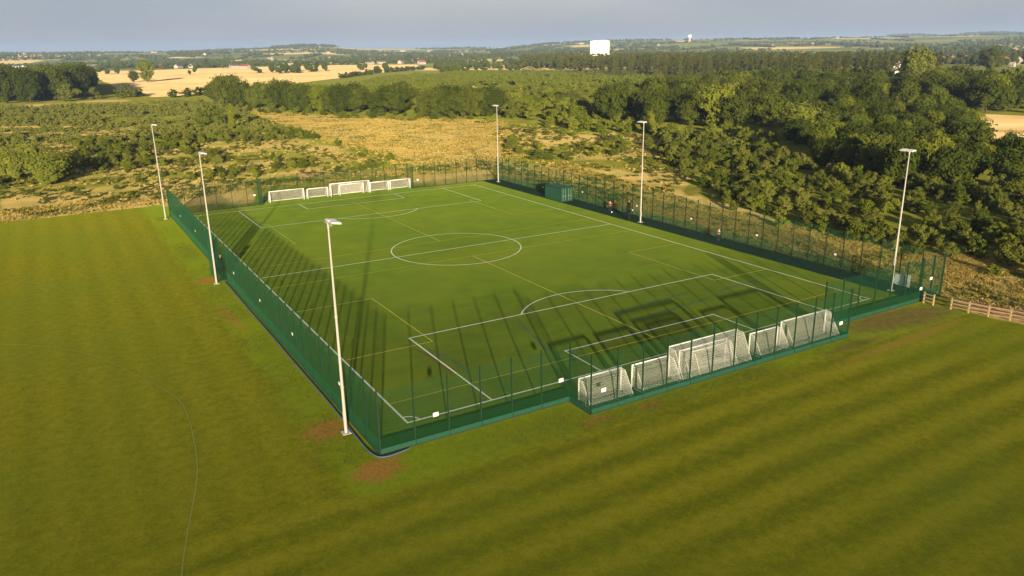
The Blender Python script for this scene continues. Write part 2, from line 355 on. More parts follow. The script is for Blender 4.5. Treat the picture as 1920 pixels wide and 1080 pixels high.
for pts, nm in (([(168, 134), (300, 131), (450, 126), (640, 122), (780, 121), (795, 127), (700, 138), (640, 146), (520, 160), (420, 170), (330, 180), (290, 182), (262, 172), (225, 168), (190, 150)], 'stubble_field'),
                ([(1848, 214), (2000, 220), (2000, 246), (1850, 243)], 'straw_field'), ([(1850, 247), (2000, 252), (2000, 290), (1895, 280)], 'straw_field'),
                ([(880, 162), (1010, 163), (1020, 168), (870, 169)], 'straw_field')):
    sheet(nm, rough_edge(pw(pts), 12, 2.5, 3), .012, MAT['stubble'])

# ------------------------------------------------------------------ pitch
FX0, FX1, FY0, FY1 = -31.0, 35.0, -49.5, 49.6      # fence lines
AX0, AX1, AY0, AY1 = -15.0, 15.3, -52.3, 52.4      # goal bays at both ends
sheet('artificial_turf', [(FX0, FY0), (AX0, FY0), (AX0, AY0), (AX1, AY0), (AX1, FY0), (31.2, FY0), (31.2, FY1), (AX1, FY1), (AX1, AY1), (AX0, AY1), (AX0, FY1), (FX0, FY1)], .012, MAT['turf'])
sheet('side_path', [(31.2, FY0), (FX1, FY0), (FX1, FY1), (31.2, FY1)], .012, MAT['path'])
WX, LY = 27.477, 46.06
def line_mesh(name, segs, wdt, z, mat):
    mb = MB()
    for pl in segs:
        closed = pl[0] == pl[-1]; n = len(pl); Lf, Rt = [], []
        for i, p in enumerate(pl):
            if closed: a_, c_ = pl[(i-1) % (n-1)], pl[(i+1) % (n-1)]
            else: a_, c_ = pl[max(0, i-1)], pl[min(n-1, i+1)]
            def nrm(u, v):
                d = math.hypot(v[0]-u[0], v[1]-u[1]) or 1; return (-(v[1]-u[1])/d, (v[0]-u[0])/d)
            n1 = nrm(a_, p) if a_ != p else nrm(p, c_); n2 = nrm(p, c_) if p != c_ else n1
            mx_, my = n1[0]+n2[0], n1[1]+n2[1]; dd = (mx_*n1[0]+my*n1[1]) or 1; k = wdt/2*2/ (dd*2/1) if False else wdt/2/dd
            Lf.append((p[0]+mx_*k, p[1]+my*k, z)); Rt.append((p[0]-mx_*k, p[1]-my*k, z))
        mb.poly(Lf+Rt, [(i+1, i, n+i, n+i+1) for i in range(n-1)])
    o = mb.build(name, mat); tag(o, kind='structure'); return o
def arc(cx, cy, r, a0, a1, n=48): return [(cx+r*math.cos(math.radians(a0+(a1-a0)*i/n)), cy+r*math.sin(math.radians(a0+(a1-a0)*i/n))) for i in range(n+1)]
LW = .165
line_mesh('boundary_line', [[(-WX, -LY), (WX, -LY), (WX, LY), (-WX, LY), (-WX, -LY)]], LW, .020, MAT['line'])
line_mesh('halfway_line', [[(-WX, 0), (WX, 0)]], LW, .024, MAT['line'])
cc = arc(0, 0, 9.15, 0, 360, 96); cc[-1] = cc[0]
line_mesh('centre_circle', [cc], LW, .028, MAT['line'])
for sgn in (-1, 1):
    line_mesh('penalty_area_line', [[(-20.16, sgn*LY), (-20.16, sgn*(LY-16.5)), (20.16, sgn*(LY-16.5)), (20.16, sgn*LY)]], LW, .024, MAT['line'])
    line_mesh('goal_area_line', [[(-9.3, sgn*LY), (-9.3, sgn*(LY-5.5)), (9.5, sgn*(LY-5.5)), (9.5, sgn*LY)]], LW, .024, MAT['line'])
    d0 = math.degrees(math.acos(5.5/9.15))
    line_mesh('penalty_arc', [arc(0, sgn*(LY-11), 9.15, (90-d0) if sgn < 0 else (270-d0), (90+d0) if sgn < 0 else (270+d0), 40)], LW, .028, MAT['line'])
    for sx in (-1, 1):
        a0 = {(-1, -1): 0, (1, -1): 90, (1, 1): 180, (-1, 1): 270}[(sx, sgn)]
        line_mesh('corner_arc', [arc(sx*WX, sgn*LY, 1.0, a0, a0+90, 14)], LW*.9, .028, MAT['line'])
        line_mesh('yellow_box_line', [[(sx*27.2, sgn*15.5), (sx*18.6, sgn*15.5), (sx*18.6, sgn*31.6), (sx*27.2, sgn*31.6)]], .11, .016, MAT['yline'])
    line_mesh('yellow_side_line', [[(-27.3, sgn*42.3), (27.3, sgn*42.3)], [(-27.3, sgn*5.2), (27.3, sgn*5.2)]], .09, .016, MAT['yline'])
    line_mesh('yellow_centre_line', [[(-.15, sgn*5.2), (-.15, sgn*42.3)]], .13, .020, MAT['yline'])
for pts_, mt_ in ((((800, 655), (845, 672), (880, 700)), 'bline'), (((755, 645), (800, 665), (850, 702)), 'rline'), (((1150, 590), (1290, 548)), 'bline'), (((1180, 602), (1330, 560)), 'bline'), (((1350, 545), (1420, 525)), 'bline'), (((560, 520), (620, 512)), 'rline'), (((970, 600), (1030, 660)), 'bline'), (((1190, 500), (1260, 485)), 'rline'), (((1075, 655), (1130, 640)), 'rline')):
    line_mesh('faint_%s_marking' % ('blue' if mt_ == 'bline' else 'red'), [[at(*p) for p in pts_]], .20, .0145, MAT[mt_])
def spline(P, n=8):
    R_ = []
    for i in range(len(P)-1):
        p0, p1, p2, p3 = P[max(0, i-1)], P[i], P[i+1], P[min(len(P)-1, i+2)]
        for k in range(n):
            t = k/n; R_.append(tuple(.5*(2*p1[c]+(p2[c]-p0[c])*t+(2*p0[c]-5*p1[c]+4*p2[c]-p3[c])*t*t+(3*p1[c]-p0[c]-3*p2[c]+p3[c])*t**3)+random.uniform(-.012, .012) for c in (0, 1)))
    return R_+[P[-1]]
line_mesh('faded_arc_line', [spline([at(*p) for p in ((-60, 643), (0, 645), (80, 649), (170, 665), (250, 700), (330, 745), (355, 790), (366, 840), (370, 880), (366, 920), (355, 980), (345, 1040), (338, 1100))])], .07, .009, MAT['fline'])
# dark strip round the enclosure, colour standing in for the fence-foot shadow gap
gap_mb = MB()
def shadow_strip(x0, y0, x1, y1): gap_mb.box(min(x0, x1)-.12, min(y0, y1)-.12, -.05, max(x0, x1)+.12, max(y0, y1)+.12, .075)
for q in ((FX0, FY0, FX0, FY1), (FX1, FY0+.3, FX1, FY1)): shadow_strip(*q)
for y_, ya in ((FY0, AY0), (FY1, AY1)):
    gap_mb.box(FX0+.125, y_-.12, -.05, AX0-.125, y_+.12, .073); gap_mb.box(AX1+.125, y_-.12, -.05, FX1-.125, y_+.12, .073)
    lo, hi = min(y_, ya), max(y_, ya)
    gap_mb.box(AX0-.12, lo-.12, -.05, AX0+.12, hi+.12, .075); gap_mb.box(AX1-.12, lo-.12, -.05, AX1+.12, hi+.12, .075)
    gap_mb.box(AX0+.125, ya-.12, -.05, AX1-.125, ya+.12, .073)
tag(gap_mb.build('shadow_strip', MAT['shadow_strip']), kind='structure')

# ------------------------------------------------------------------ fences
FH = 4.8
def wire_mesh(W, H, low=True):
    V_, F_ = [], []
    def prism(ax, c1, c2, a0, a1, r):
        n = len(V_); tri = [(0, r), (-.87*r, -.5*r), (.87*r, -.5*r)]
        for t in (a0, a1):
            for p, q in tri: V_.append((t, c1+p, c2+q) if ax == 'x' else (c1+p, c2+q, t))
        F_.extend([(n+k, n+(k+1) % 3, n+3+(k+1) % 3, n+3+k) for k in range(3)])
    k = int(W/.05)
    for i in range(1, k): prism('z', i*W/k, 0, .06, H, .0036)
    if low:
        for i in range(k): prism('z', (i+.5)*W/k, 0, .06, 1.2, .0036)
    z = .06
    while z <= H+.001:
        for s_ in (-.008, .008): prism('x', s_, z, 0, W, .0045)
        if low and z < 1.15:
            for s_ in (-.008, .008): prism('x', s_, z+.1, 0, W, .0045)
        z += .2
    return npmesh('mesh_panel', V_, F_)
def post_mesh(h):
    mb = MB(); mb.box(-.04, -.06, 0, .04, .06, h); mb.box(-.046, -.066, h, .046, .066, h+.02)
    for z in np.arange(.3, h, .6): mb.box(-.05, .06, z, .05, .075, z+.05)
    return mb.mesh('post')
PM = post_mesh(FH+.05)
def fence_run(a_, b_, label, ends=(True, True), board=False, group='green mesh fences round the pitch', low=True, H=FH):
    L_ = math.hypot(b_[0]-a_[0], b_[1]-a_[1]); n = max(1, round(L_/2.52)); W = L_/n; an = math.atan2(b_[1]-a_[1], b_[0]-a_[0])
    root = empty('mesh_fence', (a_[0], a_[1], 0), an); tag(root, label, 'fence')
    wm = wire_mesh(W-.09, H, low); wm.materials.append(MAT['fence'])
    if board: bm_ = MB(); bm_.box(.03, -.02, .10, W-.03, .02, .47); bm_.box(.03, -.026, .26, W-.03, -.0205, .30); bm = bm_.mesh('kick_board'); bm.materials.append(MAT['board'])
    for i in range(n+1):
        if (i == 0 and not ends[0]) or (i == n and not ends[1]): continue
        link('post', PM, MAT['post'], root, (i*W, 0, 0))
    for i in range(n):
        link('mesh_panel', wm, None, root, (i*W+.045, -.075, 0))
        if board: link('kick_board', bm, None, root, (i*W, -.11, 0))
    return root
BX, BY0, BY1 = -32.25, 1.0, 5.0       # small recess in the left fence
fence_run((FX0, FY1), (FX0, BY1), 'green mesh fence along the left touchline, far half, up to the far left corner')
fence_run((FX0, BY0), (FX0, FY0), 'green mesh fence along the left touchline, near half, down to the nearest corner')
rec = empty('mesh_fence', (BX, BY0, 0)); tag(rec, 'small green mesh recess bulging out of the left fence beside the middle lamp mast', 'fence')
for (x, y) in ((0, 0), (0, BY1-BY0), (0, 2.0)): link('post', PM, MAT['post'], rec, (x, y, 0))
wA = wire_mesh(1.15, FH); wA.materials.append(MAT['fence']); wB = wire_mesh(1.9, FH); wB.materials.append(MAT['fence'])
for y in (0, BY1-BY0): link('mesh_panel', wA, None, rec, (.05, y, 0))
for y in (.05, 2.05): link('mesh_panel', wB, None, rec, (0, y, 0), math.pi/2)
fence_run((FX0, FY0), (AX0, FY0), 'green mesh fence behind the near goal line, left of the goal bay', (True, False), True)
fence_run((AX0, FY0), (AX0, AY0), 'short green mesh fence closing the left end of the near goal bay', (True, False), True)
fence_run((AX0, AY0), (AX1, AY0), 'green mesh fence along the back of the near goal bay, before the white goals', (True, True), True)
fence_run((AX1, AY0), (AX1, FY0), 'short green mesh fence closing the right end of the near goal bay', (False, False), True)
fence_run((AX1, FY0), (30.9, FY0), 'green mesh fence behind the near goal line, right of the goal bay', (True, True), True)
fence_run((FX1, FY0), (FX1, FY1), 'long green mesh fence along the right side of the pitch beside the dark path')
fence_run((FX1, FY1), (AX1, FY1), 'green mesh fence behind the far goal line, right of the far goal bay', (False, False))
fence_run((AX1, FY1), (AX1, AY1), 'short green mesh fence closing the right end of the far goal bay', (True, False))
fence_run((AX1, AY1), (AX0, AY1), 'green mesh fence along the back of the far goal bay behind the far goals')
fence_run((AX0, AY1), (AX0, FY1), 'short green mesh fence closing the left end of the far goal bay', (False, True))
fence_run((AX0, FY1), (FX0, FY1), 'green mesh fence behind the far goal line, left of the far goal bay', (False, False))
# double gate at the near right corner
gt = empty('mesh_gate', (30.95, FY0, 0)); tag(gt, 'tall green mesh double gate at the right corner by the wooden rail fence', 'gate')
for x in (.12, 2.0, 2.1, 3.95): link('post', PM, MAT['post'], gt, (x, 0, 0))
for k in range(2):
    lf = MB(); x0, x1 = .2+k*1.95, 1.9+k*1.95
    for z in (.12, 2.2, 4.6): lf.bar((x0, 0, z), (x1, 0, z), .03)
    for x in (x0, x1): lf.bar((x, 0, .12), (x, 0, 4.6), .03)
    q = lf.build('gate_leaf', MAT['post'], gt); wg = wire_mesh(1.66, 4.5); wg.materials.append(MAT['fence']); link('mesh_panel', wg, None, q, (x0+.02, -.05, .05))
    hb = MB(); hb.box(x1-.12 if k == 0 else x0, -.09, 1.0, x1 if k == 0 else x0+.12, -.05, 1.2); hb.build('latch', MAT['steel'], q)
# kick board at left fence foot joint: blue pipe
pc = bpy.data.curves.new('blue_pipe', 'CURVE'); pc.dimensions = '3D'; pc.bevel_depth = .042; pc.bevel_resolution = 2
pts = [(-31.45, 0.6), (-31.42, -6), (-31.5, -14), (-31.4, -22), (-31.48, -30), (-31.42, -38), (-31.5, -44), (-31.62, -48), (-31.5, -49.6), (-31.0, -50.15), (-30.2, -50.1), (-29.0, -49.85)]
sp = pc.splines.new('NURBS'); sp.points.add(len(pts)-1); sp.order_u = 4; sp.use_endpoint_u = True
for i, p in enumerate(pts): sp.points[i].co = (p[0], p[1], .07, 1)
pc.materials.append(MAT['pipe'])
dg = bpy.data.objects.new('tmp', pc); COL.objects.link(dg); bpy.context.view_layer.update()
pme = bpy.data.meshes.new_from_object(dg.evaluated_get(bpy.context.evaluated_depsgraph_get())); bpy.data.objects.remove(dg)
tag(link('blue_pipe', pme, MAT['pipe']), 'long blue pipe lying along the foot of the left fence and round the near corner', 'pipe')

# ------------------------------------------------------------------ floodlight masts
def mast_proto():
    P = {}
    b = MB(); b.bar((0, 0, .04), (0, 0, 15.75), -.0+.125, 12, .055); b.bar((0, 0, 9.0), (0, 0, 9.12), .115, 12); b.bar((0, 0, 3.6), (0, 0, 3.7), .142, 12)
    b.box(-.1, .125, 1.0, .1, .15, 1.7); P['pole'] = b.mesh('pole')
    b = MB(); b.box(-.32, -.32, .0, .32, .32, .05)
    for x in (-.22, .22):
        for y in (-.22, .22): b.bar((x, y, .05), (x, y, .13), .03, 6)
    P['base_plate'] = b.mesh('base_plate')
    b = MB(); b.bar((0, -.72, 15.72), (0, .72, 15.72), .045, 6); b.bar((0, 0, 15.4), (0, 0, 15.8), .08, 8)
    for y in (-.42, .42): b.bar((0, y, 15.72), (.14, y, 15.82), .03, 6)
    P['crossarm'] = b.mesh('crossarm')
    b = MB(); b.box(-.30, -.34, -.045, .36, .34, .045)
    for k in range(6): b.box(-.24+k*.1, -.30, .045, -.20+k*.1, .30, .085)
    P['floodlight'] = b.mesh('floodlight')
    b = MB(); b.box(-.25, -.29, -.058, .31, .29, -.0455); P['lens'] = b.mesh('lens')
    return P
MP = mast_proto()
masts = [((-32.2, 46.0), 0, 'tall pale lamp mast standing outside the far left corner of the pitch'), ((-32.45, .6), 0, 'tall pale lamp mast standing by the fence recess halfway along the left touchline'),
         ((-31.95, -45.1), 0, 'nearest and largest lamp mast, outside the near left corner above orange bare earth'), ((33.4, 46.3), 1, 'lamp mast inside the far right corner of the fence'),
         ((32.2, -1.6), 1, 'lamp mast on the dark path halfway along the right side'), ((32.1, -45.5), 1, 'lamp mast inside the near right corner beside the grey boards')]
for (x, y), flip, lab in masts:
    r = empty('floodlight_mast', (x, y, 0), math.pi if flip else 0); tag(r, lab, 'floodlight', 'floodlight masts round the pitch')
    link('pole', MP['pole'], MAT['galv'], r); link('base_plate', MP['base_plate'], MAT['galv'], r); link('crossarm', MP['crossarm'], MAT['galv'], r)
    for s_ in (-.42, .42):
        f = link('floodlight', MP['floodlight'], MAT['lamp'], r, (.34, s_, 15.83)); f.rotation_euler = (0, math.radians(9), 0)
        link('lens', MP['lens'], MAT['glass'], f)

# ------------------------------------------------------------------ goals
def net_surface(mb, P00, P10, P01, P11, nu, nv, r=.0065):
    P00, P10, P01, P11 = (np.array(p, float) for p in (P00, P10, P01, P11))
    f = lambda u, v: P00*(1-u)*(1-v)+P10*u*(1-v)+P01*(1-u)*v+P11*u*v
    for i in range(nu+1):
        if np.linalg.norm(f(i/nu, 0)-f(i/nu, 1)) > .02: mb.bar(f(i/nu, 0), f(i/nu, 1), r, 3, cap=False)
    for j in range(nv+1):
        if np.linalg.norm(f(0, j/nv)-f(1, j/nv)) > .02: mb.bar(f(0, j/nv), f(1, j/nv), r, 3, cap=False)
def goal(x0, x1, y, h, depth, back, label, top=.5, rr_=.07, mesh_gap=.1):
    """mouth plane at y, net runs towards back (-1 or +1)"""
    r = empty('football_goal', ((x0+x1)/2, y, 0), 0 if back > 0 else math.pi); tag(r, label, 'goal', 'white football goals stored in the bays'); W = x1-x0; hw = W/2
    b = MB(); b.bar((-hw, 0, h), (hw, 0, h), rr_, 8); b.build('crossbar', MAT['white'], r, True)
    for s_ in (-hw, hw):
        b = MB(); b.bar((s_, 0, .02), (s_, 0, h+rr_*.7), rr_, 8); b.build('goalpost', MAT['white'], r, True)
        b = MB(); b.bar((s_, 0, .07), (s_, depth, .07), .045, 6)
        b.bar((s_, top, h-.04), (s_, depth, .09), .022, 6); b.bar((s_, 0, h-.03), (s_, top, h-.04), .022, 6); b.build('side_frame', MAT['white'], r)
        for yy in (.25, depth-.15):
            b = MB(); b.bar((s_-.05, yy, .085), (s_+.05, yy, .085), .085, 10); b.build('wheel', MAT['dark'], r)
    b = MB(); b.bar((-hw, depth, .07), (hw, depth, .07), .045, 6); b.build('rear_bar', MAT['white'], r)
    b = MB(); n = int(W/mesh_gap); k = int(math.hypot(depth-top, h)/mesh_gap)
    net_surface(b, (-hw, depth, .09), (hw, depth, .09), (-hw, top, h-.04), (hw, top, h-.04), n, k)
    net_surface(b, (-hw, top, h-.04), (hw, top, h-.04), (-hw, 0, h), (hw, 0, h), n, max(2, int(top/mesh_gap)))
    for s_ in (-hw, hw): net_surface(b, (s_, 0, .06), (s_, depth, .09), (s_, 0, h), (s_, top, h-.04), max(3, int(depth/mesh_gap)), int(h/mesh_gap))
    b.build('net', MAT['net'], r); return r
goal(-14.6, -10.4, -50.15, 2.05, 1.75, -1, 'small white goal at the left end of the near bay')
goal(-9.3, -5.3, -50.2, 2.0, 1.7, -1, 'small white goal second from the left in the near bay, beside the big goals')
goal(-5.25, 2.75, -50.0, 2.65, 2.1, -1, 'largest white goal in the middle of the near bay', .8)
goal(-4.3, 1.2, -50.35, 2.2, 1.7, -1, 'medium white goal nested inside the largest near goal')
goal(-3.3, .75, -50.7, 2.0, 1.35, -1, 'smallest white goal nested in front of the medium goal in the near bay')
goal(4.35, 8.0, -50.15, 1.9, 1.6, -1, 'small white goal right of the stacked goals in the near bay')
goal(8.35, 14.6, -50.2, 2.3, 1.9, -1, 'wide white goal at the right end of the near bay')
goal(-13.4, -7.0, 50.3, 2.15, 1.7, 1, 'wide white goal at the left end of the far bay')
goal(-6.3, -2.4, 50.2, 1.95, 1.6, 1, 'small white goal second from the left in the far bay')
goal(-1.8, 6.0, 49.9, 2.5, 2.0, 1, 'largest white goal in the middle of the far bay with a smaller goal in it', .8)
goal(.1, 4.9, 50.3, 2.1, 1.5, 1, 'smaller white goal nested inside the largest goal of the far bay')
goal(6.35, 10.2, 50.3, 1.95, 1.6, 1, 'small white goal right of the largest goal in the far bay')
goal(10.6, 14.9, 50.3, 1.95, 1.6, 1, 'small white goal at the right end of the far bay')

# ------------------------------------------------------------------ bundled divider nets, container, signs, boards
for (x, y, lab) in ((-31.45, 1.9, 'tall black bundle of gathered divider netting inside the left fence recess'), (31.9, 1.0, 'tall black bundle of gathered divider netting on the dark path at the right halfway point')):
    r = empty('divider_net_bundle', (x, y, 0)); tag(r, lab, 'net bundle', 'gathered divider nets at the halfway line'); b = MB()
    n = 12; rg = random.Random(3); rings = []
    for i in range(15):
        z = .08+2.75*i/14; rad = .24+.07*math.sin(i*1.9)+.05*rg.random(); rad *= (.75 if i in (5, 9) else 1)
        for k in range(n):
            aa = 2*math.pi*k/n; q = rad*(1+.22*math.sin(k*3+i*.4)); b.v.append((q*math.cos(aa), q*math.sin(aa)*1.25, z))
        if i:
            for k in range(n): b.f.append(((i-1)*n+k, (i-1)*n+(k+1) % n, i*n+(k+1) % n, i*n+k))
    b.f.append(tuple(range(14*n, 15*n))); b.build('netting', MAT['black'], r)
    b = MB(); b.bar((0, .0, 0), (0, .0, 3.1), .045, 8); b.box(-.1, -.1, 3.1, .1, .1, 3.16); b.build('hook_post', MAT['galv'], r)
    for z in (1.05, 1.9):
        b = MB(); b.bar((0, 0, z), (0, 0, z+.06), .27, 12); b.build('tie_strap', MAT['post'], r)
ct = empty('storage_container', (31.3, 19.7, 0)); tag(ct, 'dark green corrugated storage container on the path behind the far half of the right touchline', 'container')
b = MB(); CW, CL, CH = 2.7, 5.3, 2.55
def corr(p0, p1, z0, z1, dep, nrm):
    p0 = np.array(p0, float); p1 = np.array(p1, float); L_ = np.linalg.norm(p1-p0); n = int(L_/.28); P = []; prof = []
    for i in range(n):
        for t, d in ((0, 0), (.3, 0), (.45, dep), (.85, dep)): prof.append(((i+t)/n, d))
    prof.append((1, 0))
    for t, d in prof:
        q = p0+(p1-p0)*t+np.array(nrm)*d; P += [(q[0], q[1], z0), (q[0], q[1], z1)]
    return P, [(2*i, 2*i+2, 2*i+3, 2*i+1) for i in range(len(prof)-1)]
for p0, p1, nn in (((.06, CL-.06), (.06, .06), (-.04, 0)), ((CW-.06, .06), (CW-.06, CL-.06), (.04, 0)), ((CW-.06, CL-.06), (.06, CL-.06), (0, .04))): b.poly(*corr(p0, p1, .16, CH-.1, 1, nn))
b.build('side_panel', MAT['cont'], ct)
b = MB()
for x in (0, CW-.12):
    for y in (0, CL-.12): b.box(x, y, 0, x+.12, y+.12, CH)
for z in (.04, CH-.12):
    for x in (0.003, CW-.123): b.box(x, .12, z, x+.12, CL-.12, z+.11)
    for y in (.003, CL-.123): b.box(.12, y, z, CW-.12, y+.12, z+.11)
b.build('frame', MAT['cont'], ct)
b = MB(); P_, F_ = corr((.05, .05), (.05, CL-.05), CH-.03, CH-.03, 0, (0, 0))
b.box(.02, .02, CH, CW-.02, CL-.02, CH+.02)
for k in range(16): b.box(.1, .15+k*.32, CH+.02, CW-.1, .30+k*.32, CH+.045)
b.build('roof', MAT['cont'], ct)
for k in range(2):
    b = MB(); x0 = .13+k*1.23; b.box(x0, .02, .17, x0+1.2, .06, CH-.13)
    for z in (.5, 1.1, 1.7): b.box(x0+.1, .0, z, x0+1.1, .0195, z+.3)
    d = b.build('door', MAT['cont'], ct); b = MB()
    for x in (x0+.35, x0+.85): b.bar((x, -.03, .2), (x, -.03, CH-.16), .018, 6); b.box(x-.05, -.05, 1.05, x+.25, -.03, 1.09)
    b.build('lock_rod', MAT['galv'], d)
sgm = MB(); sgm.box(-.26, -.012, -.19, .26, .012, .19); sgm = sgm.mesh('sign_board'); brm = MB()
for x in (-.18, .18): brm.box(x-.02, .012, -.16, x+.02, .05, .16)
brm = brm.mesh('bracket')
def sign(p, rz, lab, sc=1):
    r = empty('fence_sign', tuple(p), rz); tag(r, lab, 'sign', 'small white signs on the fences'); r.scale = (sc*.8,)*3
    link('sign_board', sgm, MAT['sign'], r); link('bracket', brm, MAT['steel'], r)
for px, py, lab in ((817, 777, 'small white sign on the near fence close to the nearest corner'), (1052, 713, 'small white sign on the near fence just left of the goal bay'),
                    (1727, 541, 'small white sign on the near fence beside the mesh gate')):
    sign(ony(px, py, FY0-.1), 0, lab)
sign(ony(1132, 731, AY0-.1), 0, 'small white sign hanging in front of the leftmost goal of the near bay')
sign(ony(1577, 606, AY0-.1), 0, 'small white sign at the right end of the near goal bay fence')
sign(ony(1746, 522, FY0-.1), 0, 'small white sign high on the mesh gate')
for px, py, lab in ((338, 405, 'at the far end by the corner mast'), (366, 433, 'second from the far corner'), (396, 467, 'just beyond the middle mast'), (438, 512, 'just nearer than the netting recess'), (487, 563, 'level with the halfway line end'), (548, 626, 'about midway between the two nearer masts'), (636, 719, 'just behind the nearest mast')):
    sign(onx(px, py, FX0-.12), -math.pi/2, 'small white sign on the left fence, '+lab, .85)
for px, py, lab in ((1018, 351, 'left of the green container'), (1092, 360, 'right of the green container'), (1194, 386, 'left of the middle mast'), (1186, 394, 'low beside the black net bundle'), (1233, 421, 'low and right of the middle mast'), (1296, 410, 'two bays right of the middle mast'), (1419, 441, 'in the middle of the near half'), (1566, 477, 'in the near third')):
    sign(onx(px, py, FX1-.12), -math.pi/2, 'small white sign on the right fence, '+lab, .8)
sign(ony(492-25+10, 366, FY1-.1), 0, 'small white sign on the far fence left of the far goal bay', .9)
sign(ony(783, 337, FY1-.1), 0, 'small white sign on the far fence right of the far goal bay', .9)
for px, lab, wd in ((1687, 'larger grey white board on the right fence beside the near right mast', 1.3), (1700.5, 'narrow grey white board on the right fence nearer the gate', .7)):
    p = onx(px, 527, FX1-.15); r = empty('notice_board', tuple(p), -math.pi/2); tag(r, lab, 'board')
    b = MB(); b.box(-wd/2, -.02, -.75, wd/2, .02, .75); b.build('panel', MAT['greysign'], r)
    b = MB()
    for x in (-wd/2-.03, wd/2+.001): b.box(x, -.03, -.78, x+.03, .03, .78)
    for z in (-.78, .751): b.box(-wd/2, -.03, z, wd/2, .03, z+.03)
    b.build('frame', MAT['galv'], r)
# wooden post and rail fence
def rail_fence(P, label):
    r = empty('rail_fence', (P[0][0], P[0][1], 0)); tag(r, label, 'fence'); o = P[0]
    for i, p in enumerate(P):
        b = MB(); b.box(-.075, -.06, 0, .075, .06, 1.22); b.box(-.06, -.045, 1.22, .06, .045, 1.25); link('post', b.mesh('post'), MAT['wood'], r, (p[0]-o[0], p[1]-o[1], 0))
    for a_, c_ in zip(P[:-1], P[1:]):
        dx, dy = c_[0]-a_[0], c_[1]-a_[1]; L_ = math.hypot(dx, dy)
        for z in (.28, .66, 1.04):
            b = MB(); b.box(.0, -.105, z, L_, -.065, z+.11); link('rail', b.mesh('rail'), MAT['rail'], r, (a_[0]-o[0], a_[1]-o[1], 0), math.atan2(dy, dx))
rail_fence([at(1731, 568), at(1749, 573)], 'short single bay of pale wooden post and rail fence beside the mesh gate')
rail_fence([at(1782, 580), at(1815, 587), at(1852, 594), at(1893, 601), at(1936, 610), at(1984, 619), at(2040, 631)], 'longer pale wooden post and rail fence running off the right edge')

# ------------------------------------------------------------------ people on the path
def skin_mesh(name, verts, edges, radii, mat, parent, loc=(0, 0, 0), sub=1):
    me = bpy.data.meshes.new(name); me.from_pydata(verts, edges, []); o = link(name, me, mat, parent, loc)
    md = o.modifiers.new('skin', 'SKIN'); me.skin_vertices[0].data[0].use_root = True
    for i, r_ in enumerate(radii): me.skin_vertices[0].data[i].radius = (r_, r_)
    s2 = o.modifiers.new('sub', 'SUBSURF'); s2.levels = sub; s2.render_levels = sub; md.use_smooth_shade = True; return o
def person(x, y, rz, top, label, arms):
    r = empty('person', (x, y, 0), rz); tag(r, label, 'person')
    v = [(0, 0, .95), (0, 0, 1.2), (0, 0, 1.42), (0, 0, 1.52), (0, .02, 1.66), (0, .01, 1.74), (-.1, 0, .88), (-.12, .03, .48), (-.13, -.02, .09), (-.13, .14, .04), (.1, 0, .88), (.12, .02, .48), (.13, -.03, .09), (.13, .13, .04),
         (-.2, 0, 1.38), arms[0], arms[1], (.2, 0, 1.38), (-arms[0][0], arms[0][1], arms[0][2]), (-arms[1][0], arms[1][1], arms[1][2])]
    ed = [(0, 1), (1, 2), (2, 3), (3, 4), (4, 5), (0, 6), (6, 7), (7, 8), (8, 9), (0, 10), (10, 11), (11, 12), (12, 13), (2, 14), (14, 15), (15, 16), (2, 17), (17, 18), (18, 19)]
    rd = [.14, .135, .13, .055, .095, .075, .09, .06, .04, .035, .09, .06, .04, .035, .06, .042, .03, .06, .042, .03]
    skin_mesh('body', v, ed, rd, MAT['skin'], r, sub=2)
    skin_mesh('jacket', [v[i] for i in (0, 1, 2, 14, 15, 16, 17, 18, 19)], [(0, 1), (1, 2), (2, 3), (3, 4), (4, 5), (2, 6), (6, 7), (7, 8)], [.165, .165, .155, .075, .058, .035, .075, .058, .035], top, r, sub=2)
    skin_mesh('trousers', [v[i] for i in (0, 6, 7, 8, 10, 11, 12)], [(0, 1), (1, 2), (2, 3), (0, 4), (4, 5), (5, 6)], [.155, .105, .08, .06, .105, .08, .06], MAT['dark'], r, sub=2)
    for s_ in (-.13, .13):
        b = MB(); b.box(s_-.05, -.1, .015, s_+.05, .19, .09); b.build('shoe', MAT['dark'], r)
    skin_mesh('hair', [(0, -.02, 1.70), (0, -.015, 1.79)], [(0, 1)], [.1, .075], MAT['hair'], r, sub=2)
x, y = at(1144, 396); person(x, y, 2.2, MAT['red'], 'person in a red jacket and dark trousers on the path by the middle mast', [(-.30, .06, 1.12), (-.24, .26, 1.02)])
x, y = at(1347, 451); person(x, y, 2.9, MAT['grey'], 'person in a grey top and dark trousers by the right fence', [(-.27, -.02, 1.1), (-.25, .1, .86)])
# two footballs on the path
bm_ = None
for (px, py, lab) in ((1147, 399, 'white football on the path beside the person in red'),):
    x, y = at(px, py); b = MB(); n = 10
    for i in range(1, 8):
        for k in range(n*2): an = math.pi*k/n; b.v.append((.11*math.sin(math.pi*i/8)*math.cos(an), .11*math.sin(math.pi*i/8)*math.sin(an), .11*math.cos(math.pi*i/8)+.11))
    for i in range(6):
        for k in range(n*2): b.f.append((i*20+k, (i+1)*20+k, (i+1)*20+(k+1) % 20, i*20+(k+1) % 20))
    b.f.append(tuple(range(20))); b.f.append(tuple(range(120, 140))[::-1])
    tag(b.build('football', MAT['white'], None, True, (x, y, .012)), lab, 'ball')

